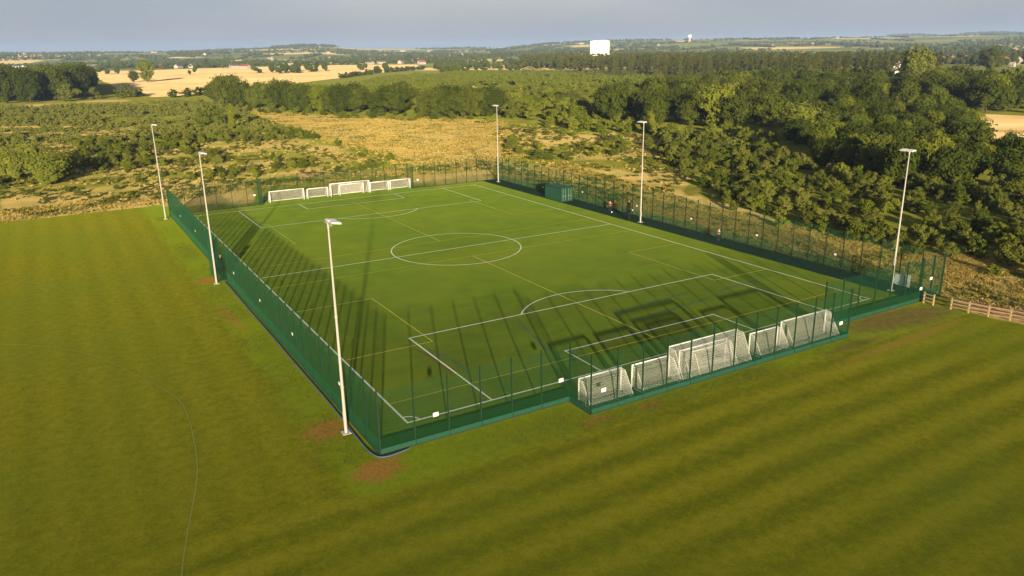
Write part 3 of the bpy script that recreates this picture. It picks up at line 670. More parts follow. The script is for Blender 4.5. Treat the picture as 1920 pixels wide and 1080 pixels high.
# ------------------------------------------------------------------ vegetation prototypes (unit height 1, width set per kind)
def ico():
    t = (1+5**.5)/2; v = np.array([(-1,t,0),(1,t,0),(-1,-t,0),(1,-t,0),(0,-1,t),(0,1,t),(0,-1,-t),(0,1,-t),(t,0,-1),(t,0,1),(-t,0,-1),(-t,0,1)], float); v /= np.linalg.norm(v[0])
    f = [(0,11,5),(0,5,1),(0,1,7),(0,7,10),(0,10,11),(1,5,9),(5,11,4),(11,10,2),(10,7,6),(7,1,8),(3,9,4),(3,4,2),(3,2,6),(3,6,8),(3,8,9),(4,9,5),(2,4,11),(6,2,10),(8,6,7),(9,8,1)]
    return v, np.array(f)
IV, IF = ico()
def unit(n, g):
    d = g.normal(size=(n, 3)); return d/np.linalg.norm(d, axis=1)[:, None]
_T = np.random.default_rng(77).random((256, 256))
def vnoise(x, y, k=0):
    x += k*17.3; y += k*9.1; i, j = math.floor(x), math.floor(y); u, v = x-i, y-j; u = u*u*(3-2*u); v = v*v*(3-2*v)
    a_, b_, c_, d_ = _T[i & 255, j & 255], _T[(i+1) & 255, j & 255], _T[i & 255, (j+1) & 255], _T[(i+1) & 255, (j+1) & 255]
    return (a_*(1-u)+b_*u)*(1-v)+(c_*(1-u)+d_*u)*v
def crown_arrays(seed, wid, zb, nlobe, nleaf, ls, lobe=(.20, .34), shape='round', core=True):
    """leaf quads spread over the surface of many lobes; height 1, crown from zb to 1"""
    g = np.random.default_rng(seed); C_, R_ = [], []
    for i in range(nlobe):
        if shape == 'round':
            d = unit(1, g)[0]; q = d*g.uniform(.25, .72)**.6; r = g.uniform(*lobe)*wid
            c = np.array([q[0]*wid*.5*.8, q[1]*wid*.5*.8, (zb+1)/2+q[2]*(1-zb)/2*.78])
        elif shape == 'bush':
            aa = g.uniform(0, 2*math.pi); rr_ = g.uniform(0, 1)**.6*wid*.36; r = g.uniform(*lobe)*wid
            hmax = 1-.55*(rr_/(wid*.5))**1.5; c = np.array([rr_*math.cos(aa), rr_*math.sin(aa), max(r*.5, g.uniform(.25, 1)*hmax-r*.7)])
        elif shape == 'column':
            z = zb+(1-zb)*(i+.5)/nlobe; t = (z-zb)/(1-zb); r = wid*.5*(math.sin(math.pi*min(.97, .16+t*.86)))**.7*g.uniform(.6, .95)
            aa = g.uniform(0, 6.28); c = np.array([math.cos(aa)*wid*.12, math.sin(aa)*wid*.12, z])
        elif shape == 'pine':
            z = zb+(1-zb)*g.uniform(0, 1); t = (z-zb)/(1-zb); rad = wid*.5*(1-.75*t)*g.uniform(.2, .75); aa = g.uniform(0, 6.28); r = wid*g.uniform(.14, .24)*(1.1-.5*t)
            c = np.array([rad*math.cos(aa), rad*math.sin(aa), z-.03])
        C_.append(c); R_.append(r)
    C_ = np.array(C_); R_ = np.array(R_); pr = R_**2/np.sum(R_**2)
    k = g.choice(nlobe, nleaf, p=pr); d = unit(nleaf, g); d[:, 2] = np.where(d[:, 2] < -.2, -d[:, 2]*.7, d[:, 2]); d /= np.linalg.norm(d, axis=1)[:, None]
    rad = R_[k]*g.uniform(.62, 1.16, nleaf)*(1+.22*np.sin(d[:, 0]*7+k)*np.cos(d[:, 1]*6+k*2)); sz = np.array([1, 1, 1.15 if shape == 'column' else .85])
    P = C_[k]+d*rad[:, None]*sz; P[:, 2] = np.maximum(P[:, 2], .01)
    N = d*.9+unit(nleaf, g)*.55+np.array([0, 0, .1]); N /= np.linalg.norm(N, axis=1)[:, None]
    T = np.cross(N, unit(nleaf, g)); T /= np.linalg.norm(T, axis=1)[:, None]; B = np.cross(N, T)
    s1 = (ls*g.uniform(.55, 1.35, nleaf))[:, None]; s2 = s1*g.uniform(.45, .9, nleaf)[:, None]
    q = np.stack([P-T*s1, P-B*s2+N*s2*.15, P+T*s1*g.uniform(.7, 1, nleaf)[:, None], P+B*s2-N*s2*.2], 1).reshape(-1, 3)
    F = np.arange(nleaf*4).reshape(-1, 4); F = np.concatenate([F[:, [0, 1, 2]], F[:, [0, 2, 3]]])
    if core:
        cv = [C_[i]+IV*R_[i]*.62*np.array([1, 1, .85])*g.uniform(.85, 1.1, (12, 1)) for i in range(nlobe)]
        cv = np.concatenate(cv); cv[:, 2] = np.maximum(cv[:, 2], 0); cf = np.concatenate([IF+12*i for i in range(nlobe)])+len(q); q = np.concatenate([q, cv]); F = np.concatenate([F, cf])
    top = q[:, 2].max(); lo_ = q[:, 2].min()
    if shape == 'round': q[:, 2] = zb+(q[:, 2]-lo_)/(top-lo_)*(1-zb)
    else: q[:, 2] /= top
    return q, F
def trunk_mesh(seed, h, r, limbs=6, up=.62):
    b = MB(); g = random.Random(seed); n = 6; p = np.array([0, 0, -.01]); prev = r*1.3
    for i in range(n):
        q = np.array([g.uniform(-.008, .008)*i, g.uniform(-.008, .008)*i, h*(i+1)/n]); rr_ = r*(1-.13*(i+1)); b.bar(p, q, prev, 7, rr_, cap=False); p, prev = q, rr_
        if i >= 2:
            for _ in range(max(1, limbs//3)):
                an = g.uniform(0, 6.28); L_ = up*h*g.uniform(.3, .5); e_ = q+np.array([math.cos(an)*L_, math.sin(an)*L_, L_*.8]); b.bar(q, e_, rr_*.55, 5, rr_*.2, cap=False)
    return b.mesh('trunk')
def pmesh(nm, arr, mat):
    me = npmesh(nm, arr[0], arr[1]); me.materials.append(mat); return me
TREE_TR = [trunk_mesh(i, .62, .022) for i in range(3)]
for t in TREE_TR: t.materials.append(MAT['bark'])
PINE_TR = trunk_mesh(9, .9, .012, 3, .1); PINE_TR.materials.append(MAT['bark'])
PROTO = {}
def protos(key, mat, n, **kw): PROTO[key] = [crown_arrays(seed=100*len(PROTO)+i, **kw) for i in range(n)], MAT[mat]
protos('oak', 'dleaf', 4, wid=.98, zb=.03, nlobe=40, nleaf=2800, ls=.028, lobe=(.13, .24))
protos('ash', 'mleaf', 4, wid=.85, zb=.03, nlobe=36, nleaf=2700, ls=.028, lobe=(.13, .24))
protos('lime', 'yleaf', 3, wid=.82, zb=.03, nlobe=34, nleaf=2600, ls=.028, lobe=(.13, .24))
protos('willow', 'wleaf', 3, wid=1.0, zb=.04, nlobe=26, nleaf=3200, ls=.026)
protos('poplar', 'wleaf', 2, wid=.28, zb=.06, nlobe=16, nleaf=1500, ls=.020, shape='column')
protos('slim', 'yleaf', 2, wid=.45, zb=.02, nlobe=12, nleaf=1200, ls=.035, shape='column')
protos('pine', 'pleaf', 4, wid=.27, zb=.22, nlobe=20, nleaf=900, ls=.018, shape='pine')
protos('bush', 'sleaf', 5, wid=1.25, zb=0, nlobe=26, nleaf=1700, ls=.044, shape='bush', lobe=(.09, .19))
protos('dbush', 'mleaf', 4, wid=1.25, zb=0, nlobe=26, nleaf=1700, ls=.044, shape='bush', lobe=(.09, .19))
protos('ybush', 'yleaf', 4, wid=1.2, zb=0, nlobe=24, nleaf=1500, ls=.044, shape='bush', lobe=(.09, .19))
LOW = {k: [crown_arrays(seed=900+i, wid=w_, zb=zb_, nlobe=9, nleaf=105, ls=l_*.75, shape=s_, lobe=(.16, .28)) for i in range(3)] for k, w_, zb_, l_, s_ in (('bush', 1.25, 0, .13, 'bush'), ('tree', .9, .1, .10, 'round'))}
LOW['pine'] = [crown_arrays(seed=950+i, wid=.32, zb=.2, nlobe=7, nleaf=60, ls=.045, shape='pine') for i in range(3)]
MESH = {}
def crown_mesh(key, i, nm):
    k = (key, i % len(PROTO[key][0]), nm)
    if k not in MESH: MESH[k] = pmesh(nm, PROTO[key][0][k[1]], PROTO[key][1])
    return MESH[k]
cnt = [0]
def tree(key, x, y, h, name, label, cat, group=None, wsc=1., z=None):
    cnt[0] += 1; i = cnt[0]; rz = rng.uniform(0, 6.28); z = gz(x, y) if z is None else z
    r = empty(name, (x, y, z), rz); tag(r, label, cat, group)
    c = link('crown', crown_mesh(key, i, 'crown'), None, r); t = link('trunk', PINE_TR if key == 'pine' else TREE_TR[i % 3], None, r)
    r.scale = (h*wsc, h*wsc*rng.uniform(.88, 1.12), h); return r
def bush(key, x, y, h, name, label, cat, group=None, wsc=1.):
    cnt[0] += 1; o = link(name, crown_mesh(key, cnt[0], name), None, None, (x, y, -.02), rng.uniform(0, 6.28)); o.scale = (h*wsc, h*wsc*rng.uniform(.85, 1.15), h); return tag(o, label, cat, group)
def scatter(poly, space, jitter=1., holes=(), n_try=None, seed=1, density=None):
    g = np.random.default_rng(seed); P = np.array(poly); lo, hi = P.min(0), P.max(0); area = np.prod(hi-lo); n = n_try or int(area/space**2*3)
    n = min(n, 60000); Q = g.uniform(lo, hi, (n, 2)); Q = Q[inpoly(poly, Q)]
    for h in holes: Q = Q[~inpoly(h, Q)]
    grid = {}; res = []
    for q in Q:
        s_ = space if density is None else space*density(q[0], q[1])
        if s_ > 90: continue
        c = (int(q[0]//space), int(q[1]//space)); ok = True
        for ax in (-1, 0, 1):
            for ay in (-1, 0, 1):
                for p in grid.get((c[0]+ax, c[1]+ay), ()):
                    if (p[0]-q[0])**2+(p[1]-q[1])**2 < s_*s_: ok = False; break
                if not ok: break
            if not ok: break
        if ok: grid.setdefault(c, []).append(q); res.append(q)
    res.sort(key=lambda q: (q[0]-CAM[0])**2+(q[1]-CAM[1])**2); return res
def merged(name, items, kind, mat, label):
    """one mesh from many low crowns: items (x,y,h,w)"""
    Vs, Fs, n = [], [], 0; A_ = LOW[kind]
    for i, (x, y, h, wv) in enumerate(items):
        v, f = A_[i % 3]; an = rng.uniform(0, 6.28); c_, s_ = math.cos(an), math.sin(an)
        q = np.stack([(v[:, 0]*c_-v[:, 1]*s_)*wv+x, (v[:, 0]*s_+v[:, 1]*c_)*wv+y, v[:, 2]*h+gz(x, y)], 1); Vs.append(q); Fs.append(f+n); n += len(v)
    if not Vs: return
    me = npmesh(name, np.concatenate(Vs), np.concatenate(Fs)); o = link(name, me, mat); return tag(o, label=label, kind='stuff')
def vis(x, y, m=60):                  # keep what the photograph could show
    d = np.array([x, y, 0])-CAM; z = d@CF
    return z > 5 and -m < 960+FPX*(d@CR)/z < 1920+m

SHADE = dict(bush='mid green', dbush='dark green', ybush='yellow green', oak='dark green', ash='mid green', lime='light green')
def size_word(h, a_, b_): return 'low' if h < a_ else ('middling' if h < b_ else 'tall')
def spot(q):                          # the landmark it stands behind, seen from the corner of the field
    d = np.array([q[0], q[1], 0])-CAM; px = 960+FPX*(d@CR)/(d@CF); py = 540-FPX*(d@CU)/(d@CF)
    for lim, a_ in ((120, 'at the left edge of the picture'), (290, 'left of the far left mast'), (390, 'between the two left masts'), (500, 'behind the far fence'), (700, 'behind the far goals'), (900, 'left of the far right mast'), (1060, 'right of the far right mast'), (1200, 'left of the halfway mast'),
                    (1330, 'by the halfway mast'), (1480, 'before the near right mast'), (1640, 'left of the near right mast'), (1760, 'behind the near right mast'), (1860, 'above the mesh gate')):
        if px < lim: break
    else: a_ = 'at the right edge of the picture'
    return a_
# --- right scrub: dense bushes beyond the straw strip
U = rng.uniform
SCR = pw([(1240, 258), (1262, 305), (1300, 345), (1375, 395), (1480, 418), (1600, 455), (1740, 486), (1800, 505), (1930, 530), (2040, 548), (2040, 360), (1900, 360), (1740, 352), (1640, 345), (1540, 325), (1450, 285), (1330, 262)])
pts = [q for q in scatter(SCR, 2.45, seed=3, density=lambda x, y: 1 if vnoise(x/6, y/6, 9) > .45 else 2.8) if vis(*q)]
sc_keys = ['bush', 'dbush', 'bush', 'bush', 'ybush']
for q in pts[:300]:
    k = sc_keys[int(U(0, 5))]; h_ = U(1.5, 3.0)*(1+.3*(q[0] > 85)); bush(k, q[0], q[1], h_, 'scrub_bush', '%s %s bush in right thicket, %s' % (size_word(h_, 2.2, 3.0), SHADE[k], spot(q)), 'bush', 'scrub bushes right of the pitch', U(.8, 1.15))
merged('scrub_thicket', [(q[0], q[1], U(1.9, 4.2), U(2.4, 4.0)) for q in pts[300:]], 'bush', MAT['sleaf'], 'green scrub filling the ground further back on the right')
# --- low yellow green scrub between straw and wood (behind the right fence)
MID = pw([(960, 245), (1200, 262), (1260, 262), (1262, 310), (1180, 300), (1060, 300), (940, 285)])
pts = [q for q in scatter(MID, 4.6, seed=4, density=lambda x, y: 1 if math.sin(x*.13)+math.cos(y*.11+x*.05) > -.3 else 3.2) if vis(*q)]
for q in pts[:110]: bush('ybush' if U(0, 1) < .7 else 'bush', q[0], q[1], U(1.2, 2.6), 'low_bush', 'low yellow green bush in the rough grass behind the right fence', 'bush', 'low bushes behind the right fence', U(1., 1.4))
# --- woods on the right
W1 = pw([(1480, 278), (1560, 325), (1700, 352), (1960, 372), (2040, 380), (2040, 320), (1960, 312), (1850, 285), (1800, 225), (1600, 210), (1480, 222)])
W2 = pw([(1130, 222), (1200, 236), (1400, 246), (1450, 240), (1480, 218), (1810, 212), (2050, 214), (2050, 165), (1700, 160), (1440, 160), (1330, 168), (1180, 190)])
p1 = [q for q in scatter(W1, 6.4, seed=5) if vis(*q)]; p2 = [q for q in scatter(W2, 9.5, seed=6) if vis(*q)]
for i, q in enumerate(p1[:170]):
    k = ['ash', 'oak', 'lime', 'ash', 'oak'][int(U(0, 5))]; h_ = U(5.5, 9.5); tree(k, q[0], q[1], h_, 'broadleaf_tree', '%s %s tree in front of right wood, %s' % (size_word(h_, 8, 9.5), SHADE[k], spot(q)), 'tree', 'broadleaf trees of the right wood', U(.95, 1.2))
for i, q in enumerate(p2[:185]):
    k = ['oak', 'oak', 'ash', 'oak', 'lime'][int(U(0, 4.6))]; h_ = U(9.0, 14.5); tree(k, q[0], q[1], h_, 'broadleaf_tree', '%s %s tree back in right wood, %s' % (size_word(h_, 11, 13), SHADE[k], spot(q)), 'tree', 'trees at the back of the right wood', U(.95, 1.2))
merged('distant_wood', [(q[0], q[1], U(10, 15), U(11, 15)) for q in p2[185:]]+[(q[0], q[1], U(7, 10), U(8, 11)) for q in p1[170:]], 'tree', MAT['dleaf'], 'treetops of the wood further back on the right')
x, y = at(1500, 262); tree('willow', x, y, 12.0, 'willow_tree', 'large spreading willow with black shadow beneath, at the wood edge above the scrub', 'tree', None, 1.25)
x, y = at(1146, 226); tree('oak', x, y, 15.5, 'oak_tree', 'big round dark oak standing forward of the wood left of the halfway mast', 'tree', None, 1.15)
x, y = at(1228, 232); tree('ash', x, y, 12.5, 'broadleaf_tree', 'lighter rounded tree right of the big dark oak, behind the halfway mast', 'tree', None, 1.0)
x, y = at(1345, 240); tree('lime', x, y, 15, 'broadleaf_tree', 'broad light green tree in the middle of the wood front', 'tree', None, 1.15)
x, y = at(1075, 226); tree('slim', x, y, 8.5, 'conical_tree', 'slim pale green conical tree at the wood edge', 'tree')
x, y = at(1220, 254); tree('slim', x, y, 8.0, 'conical_tree', 'slim dark green conical tree just right of the halfway mast top', 'tree', None, .8)
for i, (px, by_, h) in enumerate(((1692, 176, 25), (1706, 177, 27), (1722, 176, 26), (1738, 174, 23))):
    x, y = at(px, by_); tree('poplar', x, y, h, 'poplar_tree', 'tall narrow poplar in the row standing above the right wood', 'tree', 'row of tall poplars', 1.25)
x, y = at(1750, 186); tree('willow', x, y, 18, 'willow_tree', 'bright yellow green rounded tree right of the tall poplars', 'tree', None, 1.0)
x, y = at(1855, 135); tree('oak', x, y, 26, 'broadleaf_tree', 'dark tree standing above the red roofed houses at the right', 'tree', None, 1.1)
# --- bright green row of young trees at the foot of the wood
for q in scatter(pw([(1020, 240), (1250, 262), (1450, 268), (1460, 258), (1250, 245), (1020, 228)]), 5.0, seed=9)[:60]:
    bush('ybush', q[0], q[1], U(2.6, 4.8), 'edge_bush', 'bright green bush at the wood foot, %s' % spot(q), 'bush', 'bushes along the foot of the wood', U(.8, 1.1))
# --- pines
PN_SP = 10.5
PN = pw([(975, 133), (1130, 143), (1300, 152), (1440, 157), (1580, 160), (1760, 152), (1760, 138), (1500, 124), (1250, 116), (990, 114)])
pts = [q for q in scatter(PN, PN_SP, seed=10) if vis(*q)]
for q in pts[:290]:
    h_ = U(17, 21); tree('pine', q[0], q[1], h_, 'pine_tree', '%s straight pine in the plantation, %s' % (size_word(h_, 18.3, 19.8), spot(q)), 'tree', 'pines of the plantation', U(1., 1.35))
merged('pine_plantation', [(q[0], q[1], U(17.5, 20.5), U(18, 24)) for q in pts[290:1100]], 'pine', MAT['pleaf'], 'tops of the pine plantation further back')
# --- young plantation, light green
YP = pw([(640, 168), (720, 150), (850, 140), (970, 136), (1120, 146), (1300, 158), (1330, 168), (1180, 192), (1130, 222), (1080, 232), (950, 222), (935, 200), (800, 180), (760, 190), (690, 200)])
pts = [q for q in scatter(YP, 6.6, seed=11, holes=[pw([(870, 160), (1020, 161), (1030, 169), (860, 171)])]) if vis(*q)]
for q in pts[:280]: bush(['ybush', 'ybush', 'bush', 'ybush'][int(U(0, 4))], q[0], q[1], U(3.4, 6.5), 'young_tree', 'young light green tree in the plantation, %s' % spot(q), 'tree', 'young trees of the light green plantation', U(.95, 1.3))
merged('young_plantation', [(q[0], q[1], U(3, 6), U(5, 9)) for q in pts[280:1250]], 'bush', MAT['yleaf'], 'light green young trees further back in the plantation')
# --- dark belt of trees behind the straw field
belt = [(402, 190, 13, 'ash'), (425, 197, 16, 'oak'), (452, 202, 14, 'oak'), (478, 203, 13, 'ash'), (505, 206, 14.5, 'ash'), (530, 207, 14.5, 'oak'), (552, 209, 14, 'ash'), (575, 211, 13, 'ash'), (600, 212, 13, 'lime'), (622, 213, 13.5, 'ash'), (645, 214, 13, 'oak'), (668, 213, 12.5, 'oak'),
        (716, 216, 13.5, 'oak'), (742, 217, 14.5, 'oak'), (800, 219, 11, 'oak'), (822, 220, 13.5, 'oak'), (846, 221, 13.5, 'oak'), (870, 220, 12.5, 'oak'), (893, 219, 12, 'oak'), (918, 219, 12, 'oak')]
for j in range(2):
    for px, py, h, k in belt:
        x, y = at(px+(0 if j == 0 else U(6, 14)), py-(0 if j == 0 else 7)); tree(k, x, y, h*U(.92, 1.06), 'broadleaf_tree', '%s tree in the %s row of the belt, %s' % (SHADE[k], 'front' if j == 0 else 'back', spot((x, y))), 'tree', 'belt of dark trees behind the straw grass', U(.95, 1.15))
for q in scatter(pw([(380, 200), (480, 212), (690, 222), (940, 226), (940, 222), (700, 216), (480, 206), (380, 194)]), 6, seed=12)[:45]:
    bush('dbush' if U(0, 1) < .6 else 'ybush', q[0], q[1], U(1.6, 3.2), 'hedge_bush', 'low bush at the foot of the dark tree belt', 'bush', 'bushes at the foot of the dark tree belt', 1.2)
# --- left dark wood
DW = pw([(-60, 196), (60, 193), (150, 186), (168, 176), (168, 158), (60, 158), (-60, 160)])
for q in scatter(DW, 13, seed=13)[:60]:
    if vis(*q, 90): tree(['oak', 'oak', 'ash'][int(U(0, 3))], q[0], q[1], U(18, 23), 'broadleaf_tree', 'dark tree in the small left wood, %s' % spot(q), 'tree', 'trees of the dark wood on the left', U(.85, 1.05))
for px, py, h, lab in ((132, 190, 11, 'rounded green bush like tree at the right foot of the left wood'), (176, 186, 8, 'low rounded tree just right of the left wood'), (238, 183, 9.5, 'low wide rounded tree in front of the stubble field'), (262, 181, 6, 'small bush beside the wide rounded tree in front of the stubble field')):
    x, y = at(px, py); bush('bush', x, y, h, 'rounded_tree', lab, 'tree', None, 1.15)
for px, py, h, k, lab in ((277, 154, 24, 'lime', 'tall green tree standing alone in the stubble field'), (252, 154, 13, 'oak', 'smaller dark tree left of the lone tall tree in the stubble'), (388, 128, 20, 'oak', 'dark tree on the far edge of the stubble field'), (768, 117, 22, 'oak', 'dark squarish tree on the far edge of the stubble field'), (706, 137, 10, 'oak', 'small dark round tree at the right end of the stubble field'), (418, 128, 12, 'lime', 'light green tree on the far edge of the stubble field')):
    x, y = at(px, py); tree(k, x, y, h, 'field_tree', lab, 'tree', None, 1.0)
# --- hedge along far side of the stubble
hd = []
for px0, py0, px1, py1, h in ((165, 130, 310, 128, 9), (310, 128, 470, 124, 8), (470, 123, 800, 118, 8), (690, 139, 800, 130, 6), (640, 147, 700, 139, 5), (330, 183, 385, 178, 5), (180, 128, 300, 125, 12)):
    a_, c_ = at(px0, py0), at(px1, py1); n = int(math.hypot(c_[0]-a_[0], c_[1]-a_[1])/6)
    for i in range(n): t = i/n; hd.append((a_[0]+(c_[0]-a_[0])*t+U(-3, 3), a_[1]+(c_[1]-a_[1])*t+U(-3, 3), h*U(.5, 1.3), U(7, 12)))
merged('field_hedge', hd, 'tree', MAT['dleaf'], 'hedges round the stubble field')
# --- left scrub
LS = pw([(-40, 205), (200, 198), (400, 188), (450, 205), (480, 232), (560, 250), (680, 285), (745, 300), (765, 322), (700, 330), (560, 336), (500, 335), (330, 338), (280, 350), (150, 378), (-60, 396)])
BARE = [pw([(-60, 238), (150, 236), (240, 240), (200, 250), (100, 256), (-60, 258)]), pw([(130, 352), (300, 322), (420, 290), (560, 252), (520, 262), (380, 312), (280, 345), (150, 378), (60, 385)]), pw([(540, 316), (630, 312), (620, 335), (556, 338)]),
        pw([(-60, 355), (110, 350), (300, 330), (300, 380), (-60, 410)])]
def dens(x, y): v = vnoise(x/17, y/22, 3)*.65+vnoise(x/6, y/7, 4)*.35; return 1.0 if v > .56 else (1.9 if v > .48 else 99.)
pts = [q for q in scatter(LS, 2.6, seed=14, holes=BARE, density=dens) if vis(*q)]
for q in pts[:300]: k = ['bush', 'dbush', 'bush', 'ybush', 'ybush'][int(U(0, 5))]; h_ = U(1.1, 2.7); bush(k, q[0], q[1], h_, 'scrub_shrub', '%s %s shrub in the left scrub, %s' % (size_word(h_, 1.7, 2.3), SHADE[k], spot(q)), 'shrub', 'shrubs left of and behind the pitch', U(.85, 1.2))
merged('shrubland', [(q[0], q[1], U(1.3, 2.7), U(2.0, 3.4)) for q in pts[300:1500]], 'bush', MAT['sleaf'], 'low green shrubs further back on the left')
for q in scatter(BARE[1], 5.5, seed=15)[:60]: bush('bush', q[0], q[1], U(.7, 1.5), 'scrub_shrub', 'small low shrub scattered in the grassy gap left of the pitch', 'shrub', 'scattered low shrubs in the grassy gap', 1.2)
for i, (px, py, h, lab) in enumerate(((90, 348, 10.5, 'large pale willow bush standing forward at the left edge scrub'), (30, 338, 9, 'pale willow bush at the left edge of the picture'), (62, 318, 9.5, 'pale willow bush behind the two front ones at the left'), (8, 320, 8.5, 'pale willow bush cut by the left edge of the picture'), (118, 330, 7.5, 'smaller pale willow bush right of the large one'))):
    x, y = at(px, py); bush('willow', x, y, h*.84, 'willow_bush', lab, 'bush', None, 1.05)
x, y = at(400, 238); bush('dbush', x, y, 9, 'rounded_tree', 'big rounded green bush behind the left scrub, below the tree belt', 'tree', None, 1.2)
x, y = at(437, 242); tree('slim', x, y, 9.5, 'conical_tree', 'upright yellow green tree beside the big rounded bush', 'tree', None, .9)
x, y = at(1018, 300); bush('dbush', x, y, 2.6, 'low_bush', 'low dark mounded bush in the rough grass behind the far right corner', 'bush', None, 2.6)
x, y = at(645, 222); bush('ybush', x, y, 3.2, 'low_bush', 'lone rounded green bush on the straw grass in front of the dark tree belt', 'bush', None, 1.8)
x, y = at(1463, 428); bush('ybush', x, y, 2.0, 'low_bush', 'bright green rounded bush standing alone in the straw strip by the right fence', 'bush', None, 1.1)

# ------------------------------------------------------------------ tall grass
def blades(name, poly, n, hr, mat, label, seed, wd=.05, holes=(), clump=7, spread=.28):
    g = np.random.default_rng(seed); P = np.array(poly); lo, hi = P.min(0), P.max(0); Q = g.uniform(lo, hi, (n*6, 2)); Q = Q[inpoly(poly, Q)]
    for h in holes: Q = Q[~inpoly(h, Q)]
    # clumpy cover
    Q = Q[:int(n*2.6)][np.array([vnoise(q[0]/5, q[1]/5, seed) for q in Q[:int(n*2.6)]]) > g.uniform(.15, .75, len(Q[:int(n*2.6)]))][:n]
    c = np.repeat(Q, clump, 0); m = len(c); b = np.zeros((m, 3)); b[:, :2] = c+g.normal(0, spread, (m, 2)); h = g.uniform(*hr, m)*np.repeat(g.uniform(.6, 1.2, len(Q)), clump)
    an = g.uniform(0, 6.28, m); d = np.stack([np.cos(an), np.sin(an), 0*an], 1); ln = g.normal(0, .6, (m, 2)); tip = b.copy(); tip[:, :2] += ln*h[:, None]; tip[:, 2] = h
    W_ = wd*g.uniform(.6, 1.5, m)[:, None]; V_ = np.stack([b-d*W_, b+d*W_, tip], 1).reshape(-1, 3); me = npmesh(name, V_, np.arange(m*3).reshape(-1, 3))
    return tag(link(name, me, mat), label=label, kind='stuff')
STR = [(35.6, 56), (35.6, -49), (36.5, -56), (40, -70), (52, -62), (56, -44), (50, -20), (50, 0), (56, 30), (60, 60)]
blades('tall_straw_grass', STR, 24000, (.12, .34), MAT['straw'], 'tall straw coloured grass beyond the right fence', 21, .04)
blades('tall_green_grass', STR, 3500, (.12, .28), MAT['gblade'], 'green weeds among the straw grass beyond the right fence', 22, .09)
BK = pw([(0, 418), (300, 384), (480, 352), (920, 318), (1000, 300), (940, 225), (700, 222), (460, 206), (560, 250), (740, 300), (700, 335), (480, 340), (200, 372), (0, 395)])
blades('rough_grass', BK, 15000, (.15, .42), MAT['straw'], 'rough yellow grass behind the pitch', 23, .10, clump=5, spread=.5)
blades('rough_green_grass', BK, 8000, (.12, .35), MAT['gblade'], 'rough green grass behind the pitch', 24, .11, clump=5, spread=.5)
TUFT = [crown_arrays(seed=700+i, wid=1.7, zb=0, nlobe=4, nleaf=22, ls=.26, shape='bush', lobe=(.2, .3), core=False) for i in range(4)]
def tufts(name, poly, n, hr, mat, label, seed, holes=(), cell=9):
    g = np.random.default_rng(seed); P = np.array(poly); lo, hi = P.min(0), P.max(0); Q = g.uniform(lo, hi, (n*7, 2)); Q = Q[inpoly(poly, Q)]
    for h in holes: Q = Q[~inpoly(h, Q)]
    Q = Q[:n*3]; Q = Q[np.array([vnoise(q[0]/cell, q[1]/cell, seed) for q in Q]) > g.uniform(.2, .8, len(Q))][:n]
    Q = Q[[vis(*q) for q in Q]]; sv_ = LOW['bush']; LOW['bush'] = TUFT
    merged(name, [(q[0], q[1], h_, h_*g.uniform(.9, 1.8)) for q, h_ in zip(Q, g.uniform(*hr, len(Q)))], 'bush', mat, label); LOW['bush'] = sv_
FAR_S = pw([(0, 262), (300, 250), (470, 214), (700, 222), (930, 228), (1250, 258), (1300, 340), (1200, 392), (1000, 345), (930, 318), (760, 330), (480, 350), (300, 384), (0, 416)])
tufts('grass_tussocks', FAR_S, 4500, (.2, .75), MAT['gblade'], 'green tussocks in the rough grass round the far side of the pitch', 41, holes=[pw([(470, 214), (700, 224), (930, 232), (945, 300), (760, 318), (600, 262)])])
tufts('straw_tussocks', FAR_S, 3000, (.15, .5), MAT['straw'], 'straw coloured tussocks in the rough grass round the far side of the pitch', 42)
tufts('straw_tussocks', STR, 800, (.12, .35), MAT['straw'], 'straw coloured tussocks beyond the right fence', 43, cell=5)
tufts('grass_tussocks', STR, 350, (.2, .5), MAT['gblade'], 'green tussocks beyond the right fence', 44, cell=5)
tufts('grass_tussocks', pw([(0, 215), (200, 203), (420, 190), (470, 214), (300, 250), (0, 262)]), 2500, (.4, 1.3), MAT['sleaf'], 'low plants among the far left scrub', 45)
blades('fence_margin_grass', [(-35, -50), (-31.7, -50), (-31.7, 0), (-31.7, 48), (-33.5, 48), (-34.5, 0)], 2200, (.03, .07), MAT['gblade'], 'uncut grass along the left fence', 25, .03, clump=5)
blades('fence_margin_grass', [(-31, -50.6), (-15.5, -50.6), (-15.4, -52.8), (15.6, -52.9), (15.6, -54.6), (-16, -54.6), (-31, -52.5)], 1800, (.03, .07), MAT['gblade'], 'uncut grass along the near fence', 26, .03, clump=5)

# ------------------------------------------------------------------ distance: hedgerows, woods, buildings
g = np.random.default_rng(5); items = []
for i in range(350):
    az = YAW+math.radians(g.uniform(-38, 38)); r = 950*math.exp(g.uniform(0, 1)*math.log(6.2)); cx, cy = CAM[0]+r*math.sin(az), CAM[1]+r*math.cos(az)
    an = g.choice([.4, 1.97, .9, 2.4])+g.normal(0, .12); Lh = g.uniform(120, 520); sp_ = 11+r/300; n = int(Lh/sp_)
    for k in range(n):
        t = (k/n-.5)*Lh; x, y = cx+t*math.cos(an)+g.normal(0, 2.5), cy+t*math.sin(an)+g.normal(0, 2.5); rr_ = math.hypot(x-CAM[0], y-CAM[1])
        if rr_ < 930 or (140 < px_of(math.atan2(x-CAM[0], y-CAM[1])) < 830 and rr_ < 1780) or (px_of(math.atan2(x-CAM[0], y-CAM[1])) > 985 and rr_ < 1150): continue
        hh = g.uniform(5, 12); items.append((x, y, hh, sp_*g.uniform(1.0, 1.7)))
